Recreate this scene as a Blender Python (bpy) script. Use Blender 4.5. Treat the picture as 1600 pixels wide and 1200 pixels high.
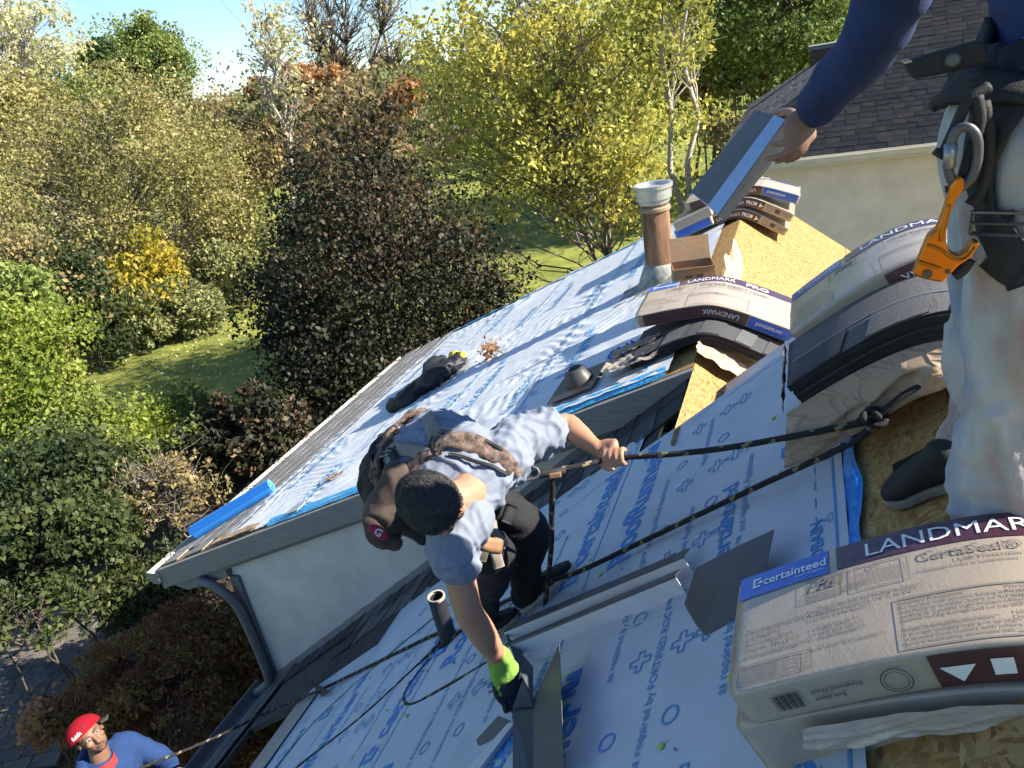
import bpy, bmesh, math, random
import numpy as np
from mathutils import Vector, Matrix, noise
R = math.radians
rng = np.random.default_rng(7)
for o in list(bpy.data.objects): bpy.data.objects.remove(o)
scene = bpy.context.scene
COL = scene.collection
# ------------------------------------------------------------------ camera
# world: +X = uphill on the near roof (to the right), +Y = along the ridges (away), +Z up; eye at the origin
CR = Vector((.92779, .33520, -.16385)); CU = Vector((.00574, .42629, .90457)); CB = Vector((.37306, -.84019, .39358))
cd = bpy.data.cameras.new('camera'); cam = bpy.data.objects.new('camera', cd); COL.objects.link(cam)
cam.matrix_world = Matrix(((CR.x, CU.x, CB.x, 0), (CR.y, CU.y, CB.y, 0), (CR.z, CU.z, CB.z, 0), (0, 0, 0, 1)))
FPX = 1153.0
cd.sensor_width = 36; cd.lens = FPX / 1600 * 36; cd.clip_start = .05; cd.clip_end = 4000
scene.camera = cam
# ------------------------------------------------------------------ sky and sun
SUN_E, SUN_A = R(34.5), R(11)          # elevation; azimuth from +X towards +Y
w = bpy.data.worlds.new('World'); scene.world = w; w.use_nodes = True
nt = w.node_tree; bgn = nt.nodes['Background']; sky = nt.nodes.new('ShaderNodeTexSky')
sky.sky_type = 'NISHITA'; sky.sun_disc = False; sky.sun_elevation = SUN_E; sky.sun_rotation = R(90) - SUN_A
sky.air_density = 1.0; sky.dust_density = 0; sky.ozone_density = 5; sky.altitude = 300
nt.links.new(sky.outputs[0], bgn.inputs[0]); bgn.inputs[1].default_value = .08
sl = bpy.data.lights.new('sun', 'SUN'); sl.energy = 5; sl.angle = R(.55); sl.color = (1, .93, .80)
so = bpy.data.objects.new('sun', sl); COL.objects.link(so)
SD = Vector((math.cos(SUN_E) * math.cos(SUN_A), math.cos(SUN_E) * math.sin(SUN_A), math.sin(SUN_E)))
so.rotation_euler = SD.to_track_quat('Z', 'Y').to_euler(); so.location = SD * 60
vs = scene.view_settings
vs.view_transform = 'Standard'; vs.look = 'None'; vs.gamma = 1; vs.use_curve_mapping = False; vs.exposure = 1.47
scene.render.engine = 'CYCLES'
cy = scene.cycles; cy.max_bounces = 5; cy.diffuse_bounces = 3; cy.glossy_bounces = 3; cy.transmission_bounces = 3; cy.transparent_max_bounces = 4; cy.caustics_reflective = False; cy.caustics_refractive = False; cy.use_denoising = True; cy.use_adaptive_sampling = True; cy.adaptive_threshold = .025; cy.use_light_tree = False

# ------------------------------------------------------------------ placement helpers (site survey from the photograph)
def ray(px, py):
    v = CR * ((px - 800) / FPX) - CU * ((py - 600) / FPX) - CB
    return v.normalized()
def atY(px, py, y): r = ray(px, py); return r * (y / r.y)
def atZ(px, py, z): r = ray(px, py); return r * (z / r.z)
def atT(px, py, t): return ray(px, py) * t
TB, ZB, XR = .7673, -1.299, .35            # near roof: z = ZB + TB x, ridge at XR
ZR = ZB + TB * XR
KA, XA, ZA, YA, YA2, XE = .394, -.60, -1.70, 3.85, 8.75, -5.45   # wing roof: pitch, ridge, front, far end, eave
def Bz(x): return ZB + TB * x
KAR = .77
def Az(x): return ZA - (KA * (XA - x) if x < XA else KAR * (x - XA))
def onB(px, py, dz=0):
    r = ray(px, py); return r * ((ZB + dz) / (r.z - TB * r.x))
def onA(px, py, dz=0):
    r = ray(px, py); return r * ((ZA + dz - KA * XA) / (r.z - KA * r.x))
NB = Vector((-TB, 0, 1)).normalized(); NA = Vector((-KA, 0, 1)).normalized()
DB = Vector((-1, 0, -TB)).normalized(); DA = Vector((-1, 0, -KA)).normalized()   # down the slopes
YV = Vector((0, 1, 0)); ZV = Vector((0, 0, 1)); XV = Vector((1, 0, 0))

# ------------------------------------------------------------------ materials
MATS = {}
def mat(name, col, rough=.7, metal=0, var=0, vscale=8, bump=0, bscale=60, col2=None, detail=4, spec=.4, coat=0, stretch=None, trans=0, bdist=.01):
    if name in MATS: return MATS[name]
    m = bpy.data.materials.new(name); m.use_nodes = True; MATS[name] = m
    n = m.node_tree.nodes; l = m.node_tree.links; b = n['Principled BSDF']
    b.inputs['Roughness'].default_value = rough; b.inputs['Metallic'].default_value = metal
    b.inputs['Specular IOR Level'].default_value = spec; b.inputs['Coat Weight'].default_value = coat
    b.inputs['Coat Roughness'].default_value = .12
    c = (*col, 1)
    b.inputs['Base Color'].default_value = c
    tc = n.new('ShaderNodeTexCoord'); vec = tc.outputs['Object']
    if stretch:
        mp = n.new('ShaderNodeMapping'); mp.inputs['Scale'].default_value = stretch; l.new(vec, mp.inputs[0]); vec = mp.outputs[0]
    if var or col2:
        t = n.new('ShaderNodeTexNoise'); t.inputs['Scale'].default_value = vscale; t.inputs['Detail'].default_value = detail; t.inputs['Roughness'].default_value = .62
        l.new(vec, t.inputs['Vector'])
        r = n.new('ShaderNodeValToRGB'); r.color_ramp.elements[0].position = .32; r.color_ramp.elements[1].position = .68
        a = tuple(max(0, x * (1 - var)) for x in col); z = col2 or tuple(min(1, x * (1 + var)) for x in col)
        r.color_ramp.elements[0].color = (*a, 1); r.color_ramp.elements[1].color = (*z, 1)
        l.new(t.outputs[0], r.inputs[0]); l.new(r.outputs[0], b.inputs['Base Color'])
    if bump:
        t2 = n.new('ShaderNodeTexNoise'); t2.inputs['Scale'].default_value = bscale; t2.inputs['Detail'].default_value = 3
        l.new(vec, t2.inputs['Vector'])
        bp = n.new('ShaderNodeBump'); bp.inputs['Strength'].default_value = bump; bp.inputs['Distance'].default_value = bdist
        l.new(t2.outputs[0], bp.inputs['Height']); l.new(bp.outputs[0], b.inputs['Normal'])
    return m
def leafmat(name, stops, rough=.6, transl=.35):
    if name in MATS: return MATS[name]
    m = bpy.data.materials.new(name); m.use_nodes = True; MATS[name] = m
    n = m.node_tree.nodes; l = m.node_tree.links; b = n['Principled BSDF']
    at = n.new('ShaderNodeAttribute'); at.attribute_name = 'tint'
    r = n.new('ShaderNodeValToRGB'); e = r.color_ramp.elements
    while len(e) < len(stops): e.new(.5)
    for q, (p, c) in zip(e, stops): q.position = p; q.color = (*c, 1)
    l.new(at.outputs['Fac'], r.inputs[0]); l.new(r.outputs[0], b.inputs['Base Color'])
    b.inputs['Roughness'].default_value = rough; b.inputs['Specular IOR Level'].default_value = .35
    tr = n.new('ShaderNodeBsdfTranslucent'); l.new(r.outputs[0], tr.inputs['Color'])
    mx = n.new('ShaderNodeMixShader'); mx.inputs[0].default_value = transl
    l.new(b.outputs[0], mx.inputs[1]); l.new(tr.outputs[0], mx.inputs[2]); l.new(mx.outputs[0], n['Material Output'].inputs[0])
    return m

# ------------------------------------------------------------------ objects
ORG = {}
def setp(o, label=None, cat=None, group=None, kind=None):
    if label: o['label'] = label
    if cat: o['category'] = cat
    if group: o['group'] = group
    if kind: o['kind'] = kind
    return o
def thing(name, loc, label, cat, group=None):
    o = bpy.data.objects.new(name, None); COL.objects.link(o); o.location = loc; o.empty_display_size = .1
    ORG[o] = Vector(loc); return setp(o, label, cat, group)
def mesh_of(verts, faces, name='mesh'):
    me = bpy.data.meshes.new(name); me.from_pydata([tuple(v) for v in verts], [], faces); me.update(); return me
def link(name, me, m, parent=None, smooth=False, org=None, label=None, kind=None):
    """me has vertices in world coordinates; they are made relative to the thing's own origin"""
    o = bpy.data.objects.new(name, me); COL.objects.link(o)
    g = ORG[parent] if parent is not None else Vector(org if org is not None else (0, 0, 0))
    if g.length > 0: me.transform(Matrix.Translation(-g))
    if parent is not None: o.parent = parent
    else: o.location = g
    ORG[o] = g
    for k in (m if isinstance(m, (list, tuple)) else [m]): me.materials.append(k)
    if smooth: me.shade_smooth()
    if label: o['label'] = label
    if kind: o['kind'] = kind
    return o
class MB:
    def __init__(s): s.v = []; s.f = []; s.mi = []
    def add(s, vs, fs, mi=0):
        k = len(s.v); s.v += [Vector(v) for v in vs]; s.f += [tuple(i + k for i in f) for f in fs]; s.mi += [mi] * len(fs); return s
    def box(s, c, sx, sy, sz, ax=None, mi=0):
        X, Y, Z = ax or (XV, YV, ZV); c = Vector(c)
        p = [c + X * (i * sx / 2) + Y * (j * sy / 2) + Z * (k * sz / 2) for k in (-1, 1) for j in (-1, 1) for i in (-1, 1)]
        return s.add(p, [(0, 2, 3, 1), (4, 5, 7, 6), (0, 1, 5, 4), (2, 6, 7, 3), (0, 4, 6, 2), (1, 3, 7, 5)], mi)
    def bar(s, a, b, wx, wy, up=ZV, mi=0):
        a, b = Vector(a), Vector(b); d = b - a; L = d.length; d.normalize(); x = d.cross(up)
        x = x.normalized() if x.length > 1e-4 else XV; y = x.cross(d)
        return s.box((a + b) / 2, wx, L, wy, (x, d, y), mi)
    def prism(s, poly, off, mi=0):
        n = len(poly); off = Vector(off); p = [Vector(q) for q in poly]
        return s.add(p + [q + off for q in p], [tuple(range(n - 1, -1, -1)), tuple(range(n, 2 * n))] + [(i, (i + 1) % n, n + (i + 1) % n, n + i) for i in range(n)], mi)
    def tube(s, pts, r, n=8, mi=0, mifun=None, cap=True):
        pts = [Vector(p) for p in pts]; m = len(pts); rs = r if isinstance(r, (list, tuple)) else [r] * m
        t = (pts[1] - pts[0]).normalized(); a = t.orthogonal().normalized(); k = len(s.v); L = []
        for i, p in enumerate(pts):
            t2 = (pts[min(i + 1, m - 1)] - pts[max(i - 1, 0)])
            if t2.length > 1e-9: t = t2.normalized()
            a = (a - t * a.dot(t)); a = a.normalized() if a.length > 1e-6 else t.orthogonal().normalized(); b = t.cross(a)
            for j in range(n):
                q = 2 * math.pi * j / n; L.append(p + (a * math.cos(q) + b * math.sin(q)) * rs[i])
        s.v += L
        for i in range(m - 1):
            for j in range(n):
                s.f.append((k + i * n + j, k + i * n + (j + 1) % n, k + (i + 1) * n + (j + 1) % n, k + (i + 1) * n + j)); s.mi.append(mifun(i, j) if mifun else mi)
        if cap:
            s.f.append(tuple(k + j for j in range(n - 1, -1, -1))); s.f.append(tuple(k + (m - 1) * n + j for j in range(n))); s.mi += [mi, mi]
        return s
    def lathe(s, base, axis, prof, n=20, mi=0):
        base = Vector(base); d = Vector(axis).normalized(); a = d.orthogonal().normalized(); b = d.cross(a); k = len(s.v)
        for (r, h) in prof:
            for j in range(n):
                q = 2 * math.pi * j / n; s.v.append(base + d * h + (a * math.cos(q) + b * math.sin(q)) * r)
        for i in range(len(prof) - 1):
            for j in range(n):
                s.f.append((k + i * n + j, k + i * n + (j + 1) % n, k + (i + 1) * n + (j + 1) % n, k + (i + 1) * n + j)); s.mi.append(mi)
        return s
    def grid(s, fn, nu, nv, mi=0, mifun=None):
        k = len(s.v)
        for j in range(nv + 1):
            for i in range(nu + 1): s.v.append(Vector(fn(i / nu, j / nv)))
        for j in range(nv):
            for i in range(nu):
                a = k + j * (nu + 1) + i; s.f.append((a, a + 1, a + nu + 2, a + nu + 1)); s.mi.append(mifun(i, j) if mifun else mi)
        return s
    def sheet(s, poly, normal, th, mi=0):
        return s.prism([Vector(p) for p in poly], Vector(normal) * th, mi)
    def build(s, name, m, parent=None, smooth=False, org=None, label=None, kind=None, bevel=0):
        me = mesh_of(s.v, s.f, name)
        if max(s.mi, default=0) > 0: me.polygons.foreach_set('material_index', s.mi)
        o = link(name, me, m, parent, smooth, org, label, kind)
        if bevel:
            q = o.modifiers.new('bevel', 'BEVEL'); q.width = bevel; q.segments = 2; q.limit_method = 'ANGLE'
        return o
def spline(pts, n=10):
    P = [Vector(p) for p in pts]; P = [P[0] * 2 - P[1]] + P + [P[-1] * 2 - P[-2]]; out = []
    for i in range(1, len(P) - 2):
        for k in range(n):
            t = k / n; a, b, c, d = P[i - 1:i + 3]
            out.append(.5 * (2 * b + (c - a) * t + (2 * a - 5 * b + 4 * c - d) * t * t + (3 * b - a - 3 * c + d) * t ** 3))
    out.append(P[-2]); return out
def resample(pts, step):
    out = [pts[0]]; acc = 0
    for a, b in zip(pts, pts[1:]):
        L = (b - a).length
        while acc + L >= step and L > 1e-9:
            f = (step - acc) / L; a = a + (b - a) * f; out.append(a); L = (b - a).length; acc = 0
        acc += L
    out.append(pts[-1]); return out
def nz(p, s=1.0, seed=0.0): return noise.noise(Vector(p) * s + Vector((seed, seed * 1.7, -seed)))

# ------------------------------------------------------------------ lettering: glyph outlines turned to mesh and laid on a surface
TCACHE = {}
WS = bpy.data.scenes.new('workshop')       # empty side scene in which single objects are evaluated
def evaluate(ob):
    WS.collection.objects.link(ob)
    with bpy.context.temp_override(scene=WS, view_layer=WS.view_layers[0]):
        dg = bpy.context.evaluated_depsgraph_get(); dg.update(); r = bpy.data.meshes.new_from_object(ob.evaluated_get(dg))
    WS.collection.objects.unlink(ob); return r
def glyphs(txt, size, bold=0, spacing=1.0, shear=0):
    if 'M' in txt: bold = 0
    key = (txt, bold, spacing, shear)
    if key not in TCACHE:
        cu = bpy.data.curves.new('lettering', 'FONT'); cu.body = txt; cu.size = 1; cu.offset = bold; cu.resolution_u = 2; cu.space_character = spacing; cu.shear = shear
        ob = bpy.data.objects.new('lettering', cu); me = evaluate(ob)
        me.calc_loop_triangles(); vs = [(v.co.x, v.co.y) for v in me.vertices]; fs = [tuple(p.vertices) for p in me.loop_triangles]
        bpy.data.objects.remove(ob); bpy.data.curves.remove(cu); bpy.data.meshes.remove(me)
        TCACHE[key] = (vs, fs)
    vs, fs = TCACHE[key]; return [(x * size, y * size) for x, y in vs], fs
def cut(vs, fs, step, both=False):
    bm = bmesh.new(); V = [bm.verts.new((x, y, 0)) for x, y in vs]
    for f in fs:
        try: bm.faces.new([V[i] for i in f])
        except ValueError: pass
    for ax in ((0, 1) if both else (0,)):
        lo = min(v.co[ax] for v in bm.verts); hi = max(v.co[ax] for v in bm.verts); x = math.floor(lo / step) * step + step
        while x < hi:
            no = (1, 0, 0) if ax == 0 else (0, 1, 0); co = (x, 0, 0) if ax == 0 else (0, x, 0)
            bmesh.ops.bisect_plane(bm, geom=bm.verts[:] + bm.edges[:] + bm.faces[:], plane_co=co, plane_no=no); x += step
    bm.verts.index_update(); r = [(v.co.x, v.co.y) for v in bm.verts]; g = [tuple(v.index for v in f.verts) for f in bm.faces]; bm.free(); return r, g
def put_text(mb, txt, size, fn, u0, v0, bold=0, step=None, spacing=1.0, flip=False, width=None, shear=0, mi=0, both=False):
    """fn(u, v) -> point on the surface; text starts at (u0, v0)"""
    vs, fs = glyphs(txt, size, bold, spacing, shear)
    if not fs: return 0
    W = max(v[0] for v in vs); k = width / W if width else 1
    vs = [(x * k, y) for x, y in vs]
    if flip: vs = [(W * k - x, size * .72 - y) for x, y in vs]
    vs = [(x + u0, y + v0) for x, y in vs]
    if step: vs, fs = cut(vs, fs, step, both)
    mb.add([fn(x, y) for x, y in vs], fs, mi); return W * k

# ------------------------------------------------------------------ soft bodies: overlapping lofts fused into one continuous skin
def loft(mb, pts, radii, n=16, side=None, sub=4):
    pts = [Vector(p) for p in pts]; rr = [(r, r) if not isinstance(r, (tuple, list)) else r for r in radii]
    if sub > 1 and len(pts) > 1:
        P = spline(pts, sub); q = []
        for i in range(len(pts) - 1):
            for k in range(sub):
                t = k / sub; t = t * t * (3 - 2 * t); q.append(tuple(rr[i][c] * (1 - t) + rr[i + 1][c] * t for c in (0, 1)))
        q.append(rr[-1]); pts, rr = P, q
    t0 = (pts[1] - pts[0]).normalized(); t1 = (pts[-1] - pts[-2]).normalized(); a0 = min(rr[0]); a1 = min(rr[-1])
    pp = [pts[0] - t0 * a0 * .96, pts[0] - t0 * a0 * .8, pts[0] - t0 * a0 * .45] + pts + [pts[-1] + t1 * a1 * .45, pts[-1] + t1 * a1 * .8, pts[-1] + t1 * a1 * .96]
    sc = lambda r, k: (r[0] * k, r[1] * k)
    qq = [sc(rr[0], .28), sc(rr[0], .6), sc(rr[0], .89)] + rr + [sc(rr[-1], .89), sc(rr[-1], .6), sc(rr[-1], .28)]
    a = Vector(side) if side is not None else t0.orthogonal(); k = len(mb.v); m = len(pp)
    for i, p in enumerate(pp):
        t = (pp[min(i + 1, m - 1)] - pp[max(i - 1, 0)]).normalized()
        a = a - t * a.dot(t); a = a.normalized() if a.length > 1e-5 else t.orthogonal().normalized(); b = t.cross(a)
        for j in range(n):
            q = 2 * math.pi * j / n; mb.v.append(p + a * math.cos(q) * qq[i][0] + b * math.sin(q) * qq[i][1])
    for i in range(m - 1):
        for j in range(n):
            mb.f.append((k + i * n + j, k + i * n + (j + 1) % n, k + (i + 1) * n + (j + 1) % n, k + (i + 1) * n + j)); mb.mi.append(0)
    mb.f.append(tuple(k + j for j in range(n - 1, -1, -1))); mb.f.append(tuple(k + (m - 1) * n + j for j in range(n))); mb.mi += [0, 0]
    return mb
def ball(mb, c, rx, ry, rz, ax=None, n=16):
    X, Y, Z = ax or (XV, YV, ZV); c = Vector(c); k = len(mb.v); m = n // 2
    for i in range(m + 1):
        th = math.pi * (i + .02) / (m + .04)
        for j in range(n):
            ph = 2 * math.pi * j / n; mb.v.append(c + X * (rx * math.sin(th) * math.cos(ph)) + Y * (ry * math.sin(th) * math.sin(ph)) + Z * (rz * math.cos(th)))
    for i in range(m):
        for j in range(n):
            mb.f.append((k + i * n + j, k + (i + 1) * n + j, k + (i + 1) * n + (j + 1) % n, k + i * n + (j + 1) % n)); mb.mi.append(0)
    mb.f.append(tuple(k + j for j in range(n))); mb.f.append(tuple(k + m * n + j for j in range(n - 1, -1, -1))); mb.mi += [0, 0]
    return mb
def fuse(mb, voxel, smooth=4, disp=None):
    me = mesh_of(mb.v, mb.f); ob = bpy.data.objects.new('t', me)
    q = ob.modifiers.new('r', 'REMESH'); q.mode = 'VOXEL'; q.voxel_size = voxel
    if smooth: q = ob.modifiers.new('s', 'SMOOTH'); q.factor = .5; q.iterations = smooth
    r = evaluate(ob); bpy.data.objects.remove(ob); bpy.data.meshes.remove(me)
    if disp:
        n = [v.normal.copy() for v in r.vertices]
        for v, nn in zip(r.vertices, n): v.co += nn * disp(v.co, nn)
    return r
def folds(amp, s, stretch=(1, 1, 1), seed=0):
    st = Vector(stretch)
    def d(p, n):
        q = Vector((p.x * st.x, p.y * st.y, p.z * st.z)) * s
        a = noise.noise(q + Vector((seed, 0, 0))); b = noise.noise(q * 2.1 + Vector((0, seed, 3)))
        return amp * ((1 - abs(a) * 2.2) * .8 + b * .5)
    return d
# ================================================================== ground
def osb(name, tone=1.0):
    m = mat(name, (.55, .38, .17)); n = m.node_tree.nodes; l = m.node_tree.links; b = n['Principled BSDF']
    tc = n.new('ShaderNodeTexCoord'); cols = []
    for k, (rot, sc) in enumerate((((0, 0, .5), (26, 105, 70)), ((0, 0, -.7), (105, 28, 80)), ((0, 0, 1.4), (22, 52, 40)))):
        mp = n.new('ShaderNodeMapping'); mp.inputs['Rotation'].default_value = rot; mp.inputs['Scale'].default_value = sc
        v = n.new('ShaderNodeTexVoronoi'); v.inputs['Scale'].default_value = 1; v.inputs['Randomness'].default_value = 1
        l.new(tc.outputs['Object'], mp.inputs[0]); l.new(mp.outputs[0], v.inputs['Vector']); cols.append(v)
    mx = n.new('ShaderNodeMix'); mx.data_type = 'RGBA'; nn = n.new('ShaderNodeTexNoise'); nn.inputs['Scale'].default_value = 14
    l.new(tc.outputs['Object'], nn.inputs['Vector'])
    st = n.new('ShaderNodeMath'); st.operation = 'GREATER_THAN'; st.inputs[1].default_value = .5; l.new(nn.outputs[0], st.inputs[0])
    l.new(st.outputs[0], mx.inputs[0]); l.new(cols[0].outputs['Color'], mx.inputs['A']); l.new(cols[1].outputs['Color'], mx.inputs['B'])
    sp = n.new('ShaderNodeSeparateColor'); l.new(mx.outputs['Result'], sp.inputs[0])
    r = n.new('ShaderNodeValToRGB'); e = r.color_ramp.elements
    for q in (.25, .5, .8): e.new(q)
    for q, (p, c) in zip(e, ((0, (.17, .085, .024)), (.14, (.28, .155, .042)), (.5, (.335, .195, .06)), (.8, (.38, .235, .08)), (1, (.44, .30, .125)))): q.position = p; q.color = (*[x * tone for x in c], 1)
    l.new(sp.outputs[0], r.inputs[0]); l.new(r.outputs[0], b.inputs['Base Color'])
    bp = n.new('ShaderNodeBump'); bp.inputs['Strength'].default_value = .4; bp.inputs['Distance'].default_value = .004; l.new(sp.outputs[1], bp.inputs['Height']); l.new(bp.outputs[0], b.inputs['Normal'])
    return m
M_OSB = osb('oriented_strand_board')
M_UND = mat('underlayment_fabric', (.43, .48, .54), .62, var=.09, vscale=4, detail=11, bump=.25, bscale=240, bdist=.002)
M_UNA = mat('underlayment_fabric_sunny', (.60, .625, .65), .55, var=.06, vscale=9, bump=.35, bscale=130, bdist=.004)  # same fabric on the wing, paler because its sunlight is in the colour
M_INK = mat('blue_ink', (.03, .20, .52), .6, var=.12, vscale=40)
M_INKL = mat('pale_blue_ink', (.09, .26, .52), .6, var=.15, vscale=40)
M_BLUEP = mat('blue_plastic_edge', (.02, .22, .62), .3, var=.15, vscale=20, bump=.5, bscale=40)
M_CYANP = mat('cyan_plastic_edge', (.07, .38, .66), .35, var=.2, vscale=20, bump=.5, bscale=40)
M_STUC = mat('white_stucco', (.60, .58, .55), .9, var=.13, vscale=2.2, detail=9, bump=.5, bscale=110, bdist=.006)
M_STUCN = mat('tan_stucco', (.80, .65, .47), .9, var=.09, vscale=3, bump=.3, bscale=60)
M_GREYW = mat('grey_painted_wood', (.24, .235, .225), .75, var=.14, vscale=6, bump=.4, bscale=30, stretch=(1, 14, 14))
M_DKTRIM = mat('dark_grey_trim', (.15, .15, .155), .6, var=.1, vscale=10)
M_GUT = mat('cream_gutter_paint', (.62, .58, .44), .5, var=.08, vscale=6)
M_OLDSH = mat('weathered_shingle', (.20, .19, .175), .95, var=.35, vscale=9, bump=.6, bscale=220, bdist=.003)
M_OLDSH2 = mat('weathered_shingle_pale', (.25, .235, .215), .95, var=.35, vscale=11, bump=.6, bscale=220, bdist=.003)
M_DKSH = mat('dark_old_shingle', (.045, .045, .048), .9, var=.4, vscale=12, bump=.6, bscale=160, bdist=.004)
M_NSH = [mat('neighbour_shingle_%s' % k, c, .95, var=.2, vscale=7, bump=.5, bscale=120, spec=.05) for k, c in (('a', (.020, .0215, .026)), ('b', (.0245, .0255, .030)), ('c', (.0165, .018, .0225)))]  # front slope tones, darkened for the sun missing there
M_ALU = mat('drip_edge_metal', (.62, .64, .68), .3, metal=.7, bump=.15, bscale=12)
M_GRASS = mat('lawn_grass', (.15, .205, .025), .9, var=.3, vscale=1.2, bump=.9, bscale=30, col2=(.29, .29, .055), detail=10, bdist=.05)
M_SOIL = mat('bed_soil', (.035, .027, .02), 1, var=.4, vscale=3, bump=1, bscale=14, col2=(.085, .055, .03), detail=10, bdist=.04)
M_PAVE = [mat('paver_%s' % k, c, .9, var=.2, vscale=9, bump=.4, bscale=60) for k, c in (('a', (.15, .125, .10)), ('b', (.12, .105, .09)), ('c', (.17, .135, .105)))]
M_BARK = mat('brown_bark', (.10, .075, .055), .95, var=.4, vscale=10, bump=1, bscale=20, stretch=(3, 3, .6), bdist=.03)
M_BARKP = mat('pale_bark', (.42, .38, .32), .9, var=.4, vscale=7, bump=.6, bscale=18, stretch=(2, 2, 3), bdist=.02)
M_BARKG = mat('grey_bark', (.20, .175, .15), .95, var=.35, vscale=9, bump=.8, bscale=20, bdist=.02)
GZ = -8.0
def gz(x, y):
    d = math.hypot(x + 3, y - 2)
    h = 0
    if d > 30: h += (d - 30) * .010
    if d > 90: h += (d - 90) * .03 * max(0, min(1, (-x) / (d + 1) + .35))
    return GZ + min(h, 16) + .12 * nz((x, y, 0), .11) * min(1, d / 12)
xs = [-1500, -900, -600, -400, -300, -230, -180, -140, -115, -95, -80, -68, -58, -50] + list(range(-44, 25, 2)) + [30, 40, 55, 75, 100, 140, 200, 300, 450, 700, 1100]
ys = [-700, -300, -120, -60, -30] + list(range(-16, 61, 2)) + [66, 74, 84, 96, 110, 128, 150, 180, 220, 280, 360, 480, 650, 900, 1300, 1900]
g = MB(); k = len(xs)
g.v = [Vector((x, y, gz(x, y))) for y in ys for x in xs]
g.f = [(j * k + i, j * k + i + 1, (j + 1) * k + i + 1, (j + 1) * k + i) for j in range(len(ys) - 1) for i in range(k - 1)]; g.mi = [0] * len(g.f)
ground = setp(g.build('ground', M_GRASS, smooth=True), kind='structure')
def sheet_ground(name, poly, m, dz, n=24):
    cx = sum(p[0] for p in poly) / len(poly); cy = sum(p[1] for p in poly) / len(poly); b = MB(); rim = []
    for i in range(len(poly)):
        a, c = poly[i], poly[(i + 1) % len(poly)]
        for q in range(4): rim.append((a[0] + (c[0] - a[0]) * q / 4, a[1] + (c[1] - a[1]) * q / 4))
    N = len(rim); vs = [Vector((cx, cy, gz(cx, cy) + dz))]
    for r in range(1, 7):
        for (x, y) in rim:
            X = cx + (x - cx) * r / 6; Y = cy + (y - cy) * r / 6; vs.append(Vector((X, Y, gz(X, Y) + dz)))
    fs = [(0, 1 + i, 1 + (i + 1) % N) for i in range(N)]
    for r in range(5): fs += [(1 + r * N + i, 1 + (r + 1) * N + i, 1 + (r + 1) * N + (i + 1) % N, 1 + r * N + (i + 1) % N) for i in range(N)]
    return setp(b.add(vs, fs).build(name, m, smooth=True), kind='structure')
sheet_ground('flower_bed', [(-4, -3), (-9, -4), (-15, -2), (-19, 4), (-20, 9), (-17, 13), (-13, 16.5), (-8, 17.5), (-4, 14), (-3.5, 6)], M_SOIL, .05)
# patio of pavers laid in rows, turned to the eave
patio = sheet_ground('patio', [(-15.5, 1.5), (-9.6, 1.2), (-10.0, 5.0), (-11.6, 6.6), (-15.5, 7.2)], mat('joint_sand', (.06, .055, .045), 1), .07)
pv = MB(); pv.box((0, 0, 0), .40, .235, .06); pme = []
for k in range(3):
    me = mesh_of(pv.v, pv.f, 'paver'); me.materials.append(M_PAVE[k]); pme.append(me)
ca, sa = math.cos(.5), math.sin(.5); cnt = 0
for j in range(-14, 18):
    for i in range(-9, 10):
        u = (i + (j % 2) * .5) * .415; v = j * .25; x = -12.4 + u * ca - v * sa; y = 4.2 + u * sa + v * ca
        inside = (-15.3 < x < -9.9) and (1.6 < y) and (y < 7.0 + .1 * (x + 15)) and (y < 5.0 + (-x - 10.0) * 1.0)
        if not inside or cnt >= 300: continue
        o = bpy.data.objects.new('paver', pme[(i * 7 + j * 3 + (i * j) % 5) % 3]); COL.objects.link(o); o.parent = patio; cnt += 1
        o.location = (x, y, gz(x, y) + .085 + .008 * nz((x, y, 3), 3)); o.rotation_euler = (.01 * nz((x, y, 9), 2), .01 * nz((x, y, 5), 2), .5 + .02 * nz((x, y, 1), 2))

# ================================================================== the house being re-roofed
house = thing('house', (-1, 3, GZ), 'house being re-roofed, with blue lettered underlayment on two roofs and a white stucco gable', 'house')
def rectB(x0, x1, y0, y1, dz): return [Vector((x, y, Bz(x) + dz)) for x, y in ((x0, y0), (x1, y0), (x1, y1), (x0, y1))]
# --- walls
b = MB()
gp = [(-4.68, GZ), (2.6, GZ), (2.6, Az(2.6) - .16), (XA, ZA - .16), (-4.68, Az(-4.68) - .16)]
b.prism([(x, 3.9, z) for x, z in gp], (0, .25, 0)); gw = b.build('gable_wall', M_STUC, house)
b = MB(); b.box((-4.56, 6.2, (GZ + Az(-4.6) - .2) / 2), .22, 4.08, abs(GZ - Az(-4.6)) - .2); b.build('side_wall', M_STUC, house)
b = MB(); b.prism([(x, 8.3, z) for x, z in gp], (0, .2, 0)); b.build('gable_wall', M_STUC, house)
b = MB(); b.prism([(x, -1.9, z) for x, z in ((-2.9, GZ), (3.6, GZ), (3.6, ZR - TB * 3.25 - .2), (XR, ZR - .2), (-2.9, Bz(-2.9) - .2))], (0, 5.79, 0)); b.build('main_wall', M_STUC, house)
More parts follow.
